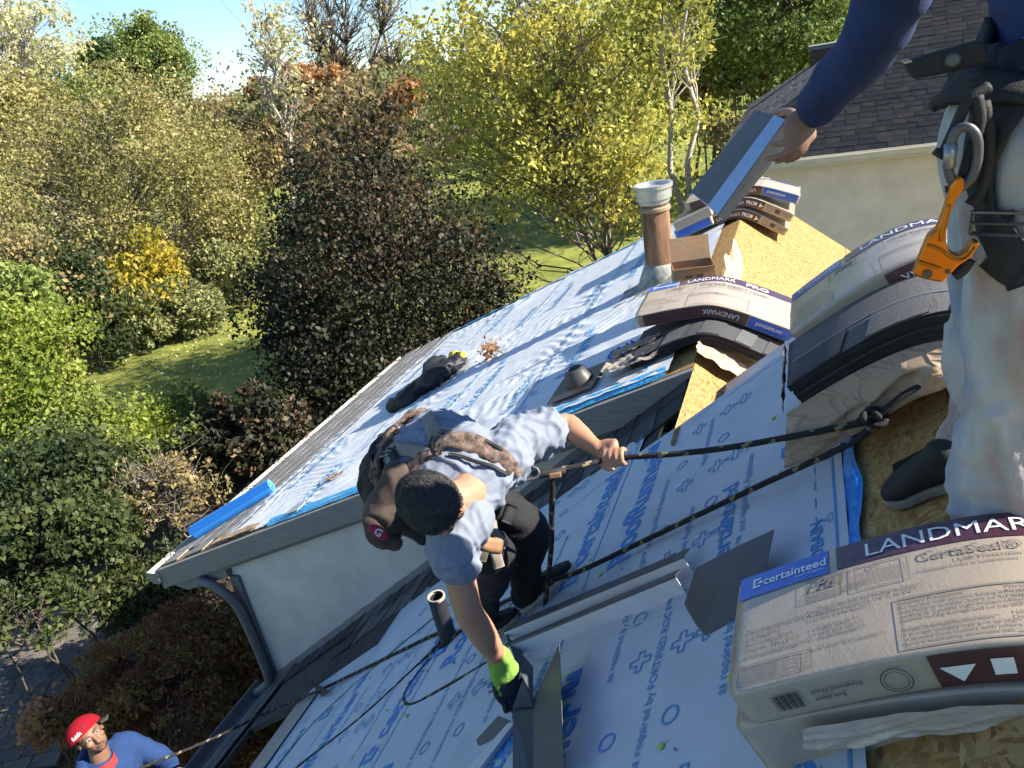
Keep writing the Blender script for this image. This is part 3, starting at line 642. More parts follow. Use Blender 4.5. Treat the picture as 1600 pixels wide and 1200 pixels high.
def tree(name, label, base, c, rad, m, bark, n=20000, leaf=.12, nc=90, seed=1, trunk=.2, stems=1, shell=.5, clump=.2, branches=40, cat='tree', group=None, up=.35, flat=.75, low=-.55, cutf=None, twigs=0, brad=.035, hang=0, top=.55, aspect=.62):
    base = Vector(base); c = Vector(c); root = thing(name, base, label, cat, group); r = np.random.default_rng(seed + 100)
    C, cs, P, tint = crown_points(c, rad, nc, n, seed, shell, clump, cutf, flat, low)
    if n: link('crown', leaf_mesh(P, leaf, tint, seed, up, aspect, hang=hang), m, root)
    b = MB(); axes = []
    for q in range(stems):
        o = Vector((r.normal() * .25, r.normal() * .25, 0)) * (0 if stems == 1 else rad[0] * .25)
        topp = Vector((c.x, c.y, c.z + rad[2] * top)) + o * 3
        pts = wiggle(base + o * .3 - ZV * .2, topp, 9, .035, r); b.tube(pts, [max(.012, trunk / math.sqrt(stems) * (1 - .88 * i / 9)) for i in range(10)], 8); axes.append(pts)
    sel = r.permutation(len(C))[:branches]
    for i in sel:
        pts = axes[int(r.integers(0, stems))]; e = Vector(C[i])
        zz = e.z - (e - c).length * .35 - .2 * rad[2]; j = min(range(1, 9), key=lambda q: abs(pts[q].z - zz)); a = pts[j]
        bp = wiggle(a, e, 5, .07, r); b.tube(bp, [brad * (1 - .8 * q / 5) for q in range(6)], 5, cap=False)
        for q in range(twigs):
            t = .35 + .65 * r.random(); s_ = a.lerp(e, t) if q else e; dv = Vector(r.normal(size=3)); dv.z = abs(dv.z) * .8 + .2; dv.normalize()
            b.tube(wiggle(bp[2 + q % 4], bp[2 + q % 4] + dv * cs[i] * (1.0 + r.random()), 3, .06, r), [brad * .35, brad * .28, brad * .2, brad * .1], 3, cap=False)
    b.build('trunk', bark, root, smooth=True)
    return root
def G(px, py): # point on the ground seen at this pixel
    p = atZ(px, py, GZ)
    for _ in range(4): p = atZ(px, py, gz(p.x, p.y))
    return p
def on_ground(p): return Vector((p.x, p.y, gz(p.x, p.y)))
YG = (.30, .29, .04)
L_OLIVE = leafmat('olive_leaves', [(0, (0.090, 0.096, 0.030)), (.3, (0.192, 0.186, 0.054)), (.6, (0.324, 0.288, 0.096)), (.85, (0.456, 0.396, 0.168)), (1, (0.432, 0.300, 0.168))])
L_DARK = leafmat('copper_dark_leaves', [(0, (.007, .010, .005)), (.5, (.024, .028, .011)), (.75, (.052, .044, .020)), (.91, (.15, .078, .042)), (1, (.30, .17, .09))], rough=.6, transl=.15)
L_YEL = leafmat('yellow_green_leaves', [(0, (0.144, 0.168, 0.036)), (.3, (0.336, 0.348, 0.072)), (.65, (0.552, 0.516, 0.120)), (.9, (0.720, 0.576, 0.096)), (1, (0.660, 0.360, 0.084))], transl=.45)
L_PALE = leafmat('pale_autumn_leaves', [(0, (0.288, 0.288, 0.108)), (.5, (0.528, 0.504, 0.240)), (1, (0.744, 0.660, 0.432))], transl=.4)
L_GREEN = leafmat('green_leaves', [(0, (0.060, 0.090, 0.022)), (.5, (0.156, 0.210, 0.048)), (1, (0.348, 0.384, 0.102))])
L_LIME = leafmat('lime_leaves', [(0, (0.090, 0.140, 0.018)), (.4, (0.200, 0.270, 0.035)), (.75, (0.360, 0.400, 0.080)), (1, (0.420, 0.370, 0.140))], transl=.45)
L_DGREEN = leafmat('deep_green_leaves', [(0, (0.017, 0.041, 0.012)), (.5, (0.051, 0.094, 0.020)), (1, (0.145, 0.203, 0.041))])
L_SHRUB = leafmat('shrub_leaves', [(0, (0.019, 0.034, 0.011)), (.5, (0.050, 0.074, 0.022)), (1, (0.144, 0.162, 0.050))])  # tones dimmed, shade at the lower left put into the leaf colour
L_YELLOW = leafmat('golden_leaves', [(0, (0.120, 0.130, 0.020)), (.4, (0.300, 0.260, 0.035)), (.75, (0.500, 0.380, 0.045)), (1, (0.560, 0.360, 0.060))], transl=.4)
L_ORANGE = leafmat('orange_leaves', [(0, (0.240, 0.108, 0.048)), (.6, (0.456, 0.228, 0.096)), (1, (0.576, 0.360, 0.168))], transl=.4)
L_MAPLE = leafmat('red_maple_leaves', [(0, (0.108, 0.042, 0.022)), (.35, (0.240, 0.078, 0.036)), (.6, (0.204, 0.180, 0.048)), (.82, (0.504, 0.204, 0.084)), (1, (0.660, 0.432, 0.144))], transl=.4)
L_BROWN = leafmat('brown_twig_leaves', [(0, (0.120, 0.102, 0.048)), (.4, (0.240, 0.198, 0.084)), (.75, (0.360, 0.288, 0.120)), (1, (0.432, 0.264, 0.120))])
L_SILV = leafmat('grey_green_leaves', [(0, (0.084, 0.102, 0.036)), (.45, (0.204, 0.228, 0.090)), (.8, (0.360, 0.360, 0.144)), (1, (0.480, 0.408, 0.180))])

# near-left broad olive tree beyond the lawn
p = on_ground(atT(215, 520, 44))
tree('broad_tree', 'broad olive-green tree with a dense domed crown beyond the lawn', p, atT(200, 350, 43), (9.6, 7.5, 8.2), L_OLIVE, M_BARKG, n=105000, leaf=.13, nc=420, seed=3, trunk=.3, stems=3, shell=.5, clump=.135, branches=200, twigs=5, brad=.05, low=-.8)
# dark copper tree behind the wing
p = on_ground(atT(640, 640, 18))
tree('copper_beech', 'dark copper and green tree rising behind the wing roof', p, atT(600, 478, 17.5), (4.7, 3.6, 5.5), L_DARK, M_BARK, n=85000, leaf=.088, nc=330, seed=5, trunk=.22, stems=2, shell=.42, clump=.14, branches=150, twigs=4, low=-.85, brad=.03, cutf=lambda C: np.hypot(C[:, 0] - C[:, 0].mean(), C[:, 1] - C[:, 1].mean()) < 3.9 * (1.0 - .78 * (C[:, 2] - C[:, 2].min()) / np.ptp(C[:, 2])) + .35)
# yellow-green birch in the middle
p = on_ground(atT(960, 400, 23))
tree('birch_tree', 'yellow-green autumn tree with open airy branches behind the flue', p, atT(850, 175, 22), (5.4, 4.2, 5.9), L_YEL, M_BARKG, n=31000, leaf=.125, nc=420, seed=11, trunk=.15, stems=4, shell=.2, clump=.125, branches=170, twigs=5, up=.1, hang=.6, brad=.035, low=-.8)
# pale trunk with sparse leaves right of it
p = on_ground(atT(1060, 330, 20)); c = atT(1060, 40, 21)
tree('pale_birch', 'slim pale-barked tree with sparse yellow leaves right of the flue', p, c, (1.1, 1.0, 3.0), L_YEL, M_BARKP, n=3000, leaf=.12, nc=50, seed=14, trunk=.17, stems=2, clump=.3, branches=45, twigs=4, up=.1, brad=.03, top=.9)
# big dark-green tree behind the neighbouring house
p = on_ground(atT(1185, 190, 38))
tree('maple_tree', 'tall green tree with a dark trunk above the neighbouring roof', p, atT(1200, 20, 38), (6.5, 5, 6.4), L_GREEN, M_BARK, n=42000, leaf=.19, nc=150, seed=17, trunk=.35, stems=2, shell=.5, clump=.2, branches=60, twigs=2, low=-.8, brad=.06)
tree('dark_oak', 'dark green tree in shade behind the pale birch', on_ground(atT(1120, 200, 46)), atT(1110, 50, 46), (4.5, 4, 5.5), L_DGREEN, M_BARK, n=26000, leaf=.2, nc=100, seed=18, trunk=.35, clump=.22, branches=40, low=-.85)
tree('far_green_tree', 'lighter green tree at the top edge right of the tall green tree', on_ground(atT(1330, 150, 44)), atT(1335, 10, 44), (5.0, 4, 4.5), L_LIME, M_BARK, n=20000, leaf=.22, nc=90, seed=19, trunk=.3, clump=.22, branches=30, low=-.8)
tree('orange_shrub', 'small orange autumn tree between the pale birch and the tall green tree', on_ground(atT(1085, 190, 41)), atT(1085, 120, 41), (1.3, 1.2, 2.4), L_ORANGE, M_BARK, n=5000, leaf=.2, nc=40, seed=20, trunk=.1, clump=.28, branches=20, low=-.8)
# far trees at left
tree('pale_poplar', 'pale washed-out tree with thin foliage at the top left corner', on_ground(atT(70, 300, 58)), atT(35, 85, 58), (5.0, 4, 5.6), L_PALE, M_BARKP, n=8500, leaf=.2, nc=220, seed=23, trunk=.3, stems=4, shell=.25, clump=.13, branches=180, twigs=4, up=.1, brad=.05, low=-.9)
tree('round_green_tree', 'round green tree standing against the sky', on_ground(atT(260, 250, 66)), atT(240, 105, 66), (3.5, 3.5, 4.3), L_GREEN, M_BARK, n=30000, leaf=.19, nc=190, seed=25, trunk=.3, clump=.2, branches=30, low=-.8)
tree('small_dark_conifer', 'small dark pointed tree left of the round green tree', on_ground(atT(170, 250, 62)), atT(165, 130, 62), (1.6, 1.6, 3.2), L_DGREEN, M_BARK, n=9000, leaf=.24, nc=50, seed=26, trunk=.2, clump=.25, branches=20)
tree('yellow_back_tree', 'yellow-green tree in front of the pale poplar', on_ground(atT(110, 250, 56)), atT(100, 165, 56), (3.8, 3, 2.0), L_GREEN, M_BARK, n=9000, leaf=.2, nc=90, seed=27, trunk=.2, clump=.25, branches=24)
tree('white_birch', 'bare white-barked birch against the sky', on_ground(atT(450, 290, 44)), atT(430, 90, 44), (2.3, 2.0, 4.4), L_PALE, M_BARKP, n=1800, leaf=.18, nc=120, seed=29, trunk=.2, stems=2, shell=.3, clump=.12, branches=110, twigs=5, brad=.035, low=-.9, top=.9)
for k, (x, y, t, h, sx) in enumerate(((545, 60, 48, 5.4, 3.2), (500, 70, 54, 5.2, 2.6), (610, 40, 52, 5.6, 3.0))):
    tree('bare_tree', ('bare brown tree right of the white birch', 'slender bare tree beside the white birch', 'bare tree half hidden behind the yellow-green tree')[k], on_ground(atT(x + 15, 290, t)), atT(x, y, t), (sx, 2.4, h), L_BROWN, M_BARK, n=600, leaf=.2, nc=130, seed=31 + k, trunk=.24, stems=2, shell=.3, clump=.13, branches=120, twigs=6, brad=.04, low=-.9, top=.8, group='bare trees on the skyline')
for k, (x, y, t, rx, rz) in enumerate(((462, 128, 47, 1.3, 1.3), (405, 140, 52, 1.1, .9), (520, 130, 46, 1.0, 1.1), (640, 150, 30, .7, .9))):
    tree('orange_tree', ('orange-leaved tree behind the white birch trunk', 'rusty orange tree on the skyline left of the white birch', 'small orange tree right of the white birch', 'orange-brown sapling left of the yellow-green tree')[k], on_ground(atT(x, 260, t)), atT(x, y, t), (rx, rx, rz), L_ORANGE, M_BARK, n=2400, leaf=.2, nc=36, seed=37 + k, trunk=.1, clump=.3, branches=20, low=-.8)
for k, (x, y, t, rx, rz, lm) in enumerate(((330, 205, 62, 5.0, 2.9, L_BROWN), (450, 225, 50, 4.0, 2.6, L_SILV), (560, 230, 38, 3.6, 3.4, L_BROWN), (640, 190, 44, 4.5, 4.0, L_SILV), (380, 250, 46, 4.0, 3.0, L_BROWN), (20, 190, 50, 3.4, 2.6, L_OLIVE), (780, 120, 60, 7, 5.5, L_OLIVE), (960, 90, 66, 7, 5.5, L_BROWN))):
    tree('thicket_tree', ('brown leafless thicket below the skyline', 'grey-green tree below the white birch', 'brown twiggy tree behind the copper tree', 'grey-green tree behind the left edge of the yellow-green tree', 'brown thicket right of the broad olive tree', 'olive tree at the left edge below the pale poplar', 'distant olive tree behind the yellow-green tree', 'distant brown tree behind the yellow-green tree')[k], on_ground(atT(x, y + 110, t)), atT(x, y, t), (rx, 3, rz), lm, M_BARKG, n=11000, leaf=.2, nc=80, seed=47 + k, trunk=.16, clump=.24, branches=60, twigs=4, low=-.9, brad=.035, group='trees of the hillside wood')
# wooded skyline far off: reads as one mass
r_ = np.random.default_rng(5); n_ = 46000
u_ = r_.random(n_); ang = R(28) + u_ * R(112); dist = r_.uniform(95, 170, n_); tops_ = 8.5 + 2.5 * np.sin(u_ * 40) + 2 * np.sin(u_ * 97 + 1) + 1.5 * np.sin(u_ * 211)
X_ = dist * np.cos(ang); Y_ = dist * np.sin(ang); Z_ = np.array([gz(a, c_) for a, c_ in zip(X_, Y_)]) + r_.random(n_) ** .6 * tops_
fw = link('distant_wood', leaf_mesh(np.stack([X_, Y_, Z_], 1), .8, .35 * r_.random(n_) + .65 * (.5 + .5 * np.sin(u_ * 60 + 2)), 77), leafmat('distant_leaves', [(0, (0.072, 0.087, 0.036)), (.4, (0.174, 0.174, 0.058)), (.75, (0.290, 0.217, 0.087)), (1, (0.348, 0.189, 0.087))]))
setp(fw, 'olive and brown wooded hillside on the skyline', 'woods', kind='stuff')
# shrubs round the lawn
def shrub(px, py, t, rad, lm, n, leaf, label, name='shrub', seed=1, cat='shrub', group=None, nc=50, clump=.28, bark=M_BARK, twigs=2, shell=.45, branches=25, low=-.4):
    c = atT(px, py, t); return tree(name, label, (c.x, c.y, gz(c.x, c.y)), c, rad, lm, bark, n=n, leaf=leaf, nc=nc, seed=seed, trunk=.05, stems=3, shell=shell, clump=clump, branches=branches, twigs=twigs, cat=cat, group=group, brad=.02, low=low)
def gshrub(px, pyb, rad, lm, n, leaf, label, name, seed, **kw):
    g_ = G(px, pyb); c = g_ + ZV * rad[2] * .62; return tree(name, label, g_, c, rad, lm, M_BARK, n=n, leaf=leaf, nc=60, seed=seed, trunk=.06, stems=3, shell=.45, clump=.26, branches=25, twigs=2, cat='shrub', brad=.025, low=-.75, **kw)
gshrub(265, 520, (2.0, 1.7, 3.1), L_YELLOW, 8000, .17, 'golden yellow shrub at the edge of the lawn', 'golden_shrub', 61)
gshrub(352, 478, (2.2, 1.8, 1.9), L_SILV, 8000, .16, 'grey-green shrub right of the golden shrub', 'leafy_shrub', 62)
gshrub(305, 522, (1.9, 1.4, 1.7), L_SILV, 8000, .14, 'small grey-green shrub below the golden shrub', 'leafy_shrub', 63)
gshrub(225, 546, (1.5, 1.3, 1.9), L_SILV, 8000, .14, 'rounded shrub in front of the golden shrub', 'leafy_shrub', 60)
gshrub(155, 572, (2.5, 1.8, 3.2), L_SHRUB, 14000, .15, 'dark green rounded shrub at the left edge of the lawn', 'dark_shrub', 64)
gshrub(85, 590, (2.6, 1.8, 4.2), L_BROWN, 9000, .15, 'brown shaded shrub under the broad olive tree', 'brown_shrub', 65)
shrub(38, 600, 19, (1.6, 1.4, 2.3), L_LIME, 26000, .085, 'bright lime-green bush at the left edge', 'lime_bush', 66, nc=120, clump=.2, low=-.95)
shrub(110, 690, 18.5, (1.5, 1.2, 1.0), L_GREEN, 12000, .09, 'mid-green shrub below the lime-green bush and left of the feathery shrub', 'green_shrub', 54, nc=90, clump=.2, low=-.9)
shrub(190, 690, 18, (1.3, 1.1, .75), L_LIME, 8000, .085, 'bright green saplings along the near edge of the lawn', 'green_sapling', 55, nc=90, clump=.18, low=-.9)
shrub(300, 655, 19, (1.3, 1.0, .7), L_GREEN, 7000, .085, 'loose green shrub between the lawn and the dark bush', 'green_shrub', 56, nc=90, clump=.18, low=-.9)
shrub(20, 480, 21, (1.0, 1.0, 1.5), L_GREEN, 7000, .13, 'green bush behind the lime-green bush', 'green_bush', 67)
shrub(225, 668, 18.5, (.9, .8, .4), L_LIME, 3500, .1, 'lime-green sapling in front of the lawn', 'lime_sapling', 68, clump=.22)
shrub(305, 712, 16.5, (1.3, 1.0, .55), L_GREEN, 9000, .09, 'feathery green shrub between lawn and wing eave', 'feathery_shrub', 69)
shrub(110, 755, 15, (1.6, 1.3, .85), L_SHRUB, 15000, .09, 'grey-green shrub below the lime-green bush', 'grey_shrub', 70)
shrub(90, 850, 13, (1.7, 1.2, 1.0), L_SHRUB, 15000, .09, 'leafy dark shrub at the left edge above the patio', 'leafy_dark_shrub', 71, nc=80, clump=.2)
shrub(250, 780, 13.5, (1.5, 1.0, .9), L_BROWN, 2600, .07, 'bare twiggy shrub with tan branches beside the wing eave', 'bare_shrub', 72, nc=120, clump=.16, bark=M_BARKG, twigs=6, shell=.2, branches=110)
shrub(400, 700, 14.5, (1.3, 1.0, 1.4), L_DARK, 12000, .1, 'dark shrub below the copper tree', 'dark_bush', 73)
shrub(235, 915, 12.5, (1.1, .9, .4), L_SHRUB, 7000, .07, 'low green ground-hugging shrub under the gutter corner', 'low_shrub', 74)
shrub(40, 960, 12.0, (1.1, .9, .3), L_SHRUB, 3500, .07, 'thin low plants beside the patio', 'low_plants', 75)
# Japanese maple by the eave: layered fans of foliage
p = on_ground(G(330, 1090)); c = atT(290, 1075, 9.3)
tree('japanese_maple', 'low red and orange Japanese maple below the gutter corner', p, c, (1.5, 1.5, .95), L_MAPLE, M_BARK, n=42000, leaf=.055, nc=170, seed=81, trunk=.07, stems=4, shell=.45, clump=.16, branches=80, twigs=4, flat=.3, up=.5, brad=.015, low=-.5, aspect=.35)
shrub(400, 1165, 9.0, (.8, .9, .6), L_MAPLE, 9000, .05, 'red maple shoots below the near eave', 'maple_shrub', 82, branches=30)
shrub(80, 1130, 10.3, (.4, .4, .3), L_ORANGE, 900, .06, 'yellow-orange sprig of leaves beside the patio', 'maple_sprig', 83)
# shrubs by the far deck
shrub(1130, 215, 34, (1.9, 1.4, 1.3), L_BROWN, 3000, .1, 'bare brown shrubs in front of the far wooden deck', 'bare_hedge', 84, nc=110, clump=.2, bark=M_BARKG, twigs=5, shell=.2, branches=90)
n_ = 9000; X_ = r_.uniform(-34, -12, n_); Y_ = r_.uniform(12, 40, n_); Pz = np.array([gz(a, c_) for a, c_ in zip(X_, Y_)]) + .03
setp(link('lawn_leaf_litter', leaf_mesh(np.stack([X_, Y_, Pz], 1), .10, r_.random(n_), 79, up=.9), L_PALE), 'fallen tan leaves scattered over the sunny lawn', 'leaves', kind='stuff')
# dry leaves and stones in the bed
n_ = 5000; X_ = r_.uniform(-18, -5, n_); Y_ = r_.uniform(0, 15, n_); ok = (X_ < -4.9)
Pz = np.array([gz(a, c_) for a, c_ in zip(X_, Y_)]) + .07
setp(link('fallen_leaves', leaf_mesh(np.stack([X_, Y_, Pz], 1), .09, r_.random(n_), 78, up=.9), L_BROWN), 'brown leaf litter on the shaded bed', 'leaves', kind='stuff')
for k in range(26):
    t = k / 25; px, py = (150 + 130 * t, 985 + 20 * math.sin(t * 5)) if k < 16 else (20 + 14 * (k - 16), 1062 - 1.2 * (k - 16)); p = on_ground(G(px, py)); b = MB(); s_ = .2 + .14 * rng.random()
    ball(b, p + ZV * .03, s_, s_ * .7, s_ * .45, n=10)
    for v in b.v: v += (v - p).normalized() * .05 * nz(v, 4, k)
    NTH = ('first', 'second', 'third', 'fourth', 'fifth', 'sixth', 'seventh', 'eighth', 'ninth', 'tenth', 'eleventh', 'twelfth', 'thirteenth', 'fourteenth', 'fifteenth', 'sixteenth')
    setp(b.build('edging_stone', mat('bed_stone', (.11, .10, .09), .95, var=.3, vscale=6, bump=.6, bscale=20), org=p), NTH[k if k < 16 else k - 16] + (' grey stone from the left in the row edging the shaded bed' if k < 16 else ' low stone from the left along the patio edge'), 'stone', 'stones edging the bed')
# ================================================================== shingle bundles draped over the ridges
M_WRAP = mat('tan_plastic_wrap', (.38, .31, .235), .34, var=.06, vscale=7, bump=.10, bscale=14, coat=.45, bdist=.008)
def crinkle(m, scale, strength, dist=.004, stretch=(1.6, 1, 1)):
    n = m.node_tree.nodes; l = m.node_tree.links; b = n['Principled BSDF']; tc = n.new('ShaderNodeTexCoord'); nn = n.new('ShaderNodeTexNoise'); nn.inputs['Scale'].default_value = 9; mp = n.new('ShaderNodeMapping'); mp.inputs['Scale'].default_value = stretch
    l.new(tc.outputs['Object'], mp.inputs[0]); l.new(mp.outputs[0], nn.inputs['Vector']); mx = n.new('ShaderNodeMix'); mx.data_type = 'RGBA'; mx.inputs[0].default_value = .12; l.new(mp.outputs[0], mx.inputs['A']); l.new(nn.outputs['Color'], mx.inputs['B'])
    v = n.new('ShaderNodeTexVoronoi'); v.feature = 'DISTANCE_TO_EDGE'; v.inputs['Scale'].default_value = scale; l.new(mx.outputs['Result'], v.inputs['Vector'])
    r = n.new('ShaderNodeValToRGB'); r.color_ramp.elements[0].position = 0; r.color_ramp.elements[1].position = .10; r.color_ramp.elements[0].color = (1, 1, 1, 1); r.color_ramp.elements[1].color = (0, 0, 0, 1); l.new(v.outputs['Distance'], r.inputs[0])
    bp = n.new('ShaderNodeBump'); bp.inputs['Strength'].default_value = strength; bp.inputs['Distance'].default_value = dist; l.new(r.outputs[0], bp.inputs['Height'])
    old = b.inputs['Normal'].links
    if old: l.new(old[0].from_socket, bp.inputs['Normal'])
    l.new(bp.outputs[0], b.inputs['Normal']); l.new(bp.outputs[0], b.inputs['Coat Normal'])
crinkle(M_WRAP, 26, .05, .003, (2.4, 1, 1))
M_PURP = mat('plum_band_print', (.060, .020, .038), .35, var=.12, vscale=9, bump=.3, bscale=40, coat=.5)
M_BROWNB = mat('brown_band_print', (.075, .030, .032), .35, var=.12, vscale=9, bump=.3, bscale=40, coat=.5)
M_BLUEL = mat('blue_label_print', (.008, .095, .46), .35, var=.1, vscale=9, bump=.4, bscale=40, coat=.6)
M_WHITEP = mat('white_print', (.72, .71, .70), .4)
M_BLKP = mat('black_print', (.035, .033, .035), .5)
M_GREYP = mat('grey_print', (.20, .18, .165), .5)
M_GRAN = mat('charcoal_granules', (.060, .060, .064), .9, var=.55, vscale=330, bump=.7, bscale=400, detail=2, bdist=.003)
M_GRAN2 = mat('mixed_grey_granules', (.10, .10, .102), .9, var=.6, vscale=300, bump=.7, bscale=400, detail=2, bdist=.003)
M_SEDGE = mat('shingle_edge', (.014, .014, .016), .85, var=.4, vscale=120)
M_KRAFT = mat('kraft_paper', (.36, .255, .17), .65, var=.10, vscale=5, bump=.35, bscale=16, bdist=.01)
class Drape:
    def __init__(s, y0, wid, xl, zl, xp, zp, xr, th, rr=.16, yaw=0, k=None, kr=None):
        s.y0, s.wid, s.th, s.yaw, s.xp = y0, wid, th, yaw, xp
        a = (zp - zl) / (math.sqrt((xl - xp) ** 2 + rr * rr) - rr) if k is None else k
        X = [xl + (xr - xl) * i / 120 for i in range(121)]; kr = a if kr is None else kr; Z = [zp - (a if x < xp else kr) * (math.sqrt((x - xp) ** 2 + rr * rr) - rr) for x in X]
        U = [0]
        for i in range(120): U.append(U[-1] + math.hypot(X[i + 1] - X[i], Z[i + 1] - Z[i]))
        s.X, s.Z, s.U, s.L = X, Z, U, U[-1]
    def at(s, u):
        u = max(0, min(s.L, u)); i = min(119, int(np.searchsorted(s.U, u, side='right')) - 1); i = max(0, i); f = (u - s.U[i]) / max(1e-9, s.U[i + 1] - s.U[i])
        x = s.X[i] + (s.X[i + 1] - s.X[i]) * f; z = s.Z[i] + (s.Z[i + 1] - s.Z[i]) * f
        d = Vector((s.X[i + 1] - s.X[i], 0, s.Z[i + 1] - s.Z[i])).normalized(); return x, z, Vector((-d.z, 0, d.x)), d
    def wob(s, u, w): return .0016 * nz((u * 7, w * 5, s.y0), 1)
    def top(s, u, w, off=0):
        x, z, n, d = s.at(u); return Vector((x, s.y0 + w + s.yaw * (x - s.xp), z)) + n * (off + s.wob(u, w))
    def front(s, u, h, off=0): # h measured up from the bottom edge
        x, z, n, d = s.at(u); return Vector((x, s.y0 + s.yaw * (x - s.xp) - off - .004 * math.sin(math.pi * min(1, max(0, h / s.th))) - s.wob(u, h * 3), z)) - n * (s.th - h)
    def body(s, name, m, parent, rim=.008, nu=56, sagw=0, label=None):
        b = MB(); W, T = s.wid, s.th; c = rim
        sec = []
        for (w0, h0, a0) in ((W - c, T - c, 0), (c, T - c, 90), (c, c, 180), (W - c, c, 270)):
            for q in range(4): a = R(a0 + q * 30); sec.append((w0 + c * math.cos(a), h0 + c * math.sin(a)))
        # extra points along the long faces
        k = len(sec); full = []
        for i in range(k):
            full.append(sec[i]); a, e = sec[i], sec[(i + 1) % k]
            if math.hypot(e[0] - a[0], e[1] - a[1]) > .05:
                full += [(a[0] + (e[0] - a[0]) * q / 6, a[1] + (e[1] - a[1]) * q / 6) for q in range(1, 6)]
        n = len(full)
        for i in range(nu + 1):
            u = s.L * i / nu; x, z, nn, d = s.at(u); e = min(1, min(i, nu - i) / 1.5 + .93)
            for (w_, h) in full:
                ww = W / 2 + (w_ - W / 2) * e; hh = T / 2 + (h - T / 2) * e
                p = Vector((x, s.y0 + ww + s.yaw * (x - s.xp), z)) - nn * (T - hh)
                out = nn * (1 if h > T / 2 else -.3); b.v.append(p + out * s.wob(u, ww) * (1 if h > T - .02 else 0) + d * (.006 * nz((ww * 12, h * 20, i % 7), 1) if i in (0, nu) else 0))
        for i in range(nu):
            for j in range(n): b.f.append((i * n + j, (i + 1) * n + j, (i + 1) * n + (j + 1) % n, i * n + (j + 1) % n)); b.mi.append(0)
        b.f.append(tuple(range(n))); b.f.append(tuple(nu * n + j for j in range(n - 1, -1, -1))); b.mi += [0, 0]
        return b.build(name, m, parent, smooth=True, label=label)
def patch(fn, u0, u1, v0, v1, off, nu=24, nv=3):
    b = MB(); b.grid(lambda a, c: fn(u0 + (u1 - u0) * a, v0 + (v1 - v0) * c, off), nu, nv); return b
def frame(mb, fn, u0, u1, v0, v1, th):
    for (a, c, d, e) in ((u0, u1, v0, v0 + th), (u0, u1, v1 - th, v1), (u0, u0 + th, v0 + th, v1 - th), (u1 - th, u1, v0 + th, v1 - th)): mb.grid(lambda p, q: fn(a + (c - a) * p, d + (e - d) * q), 10, 1)
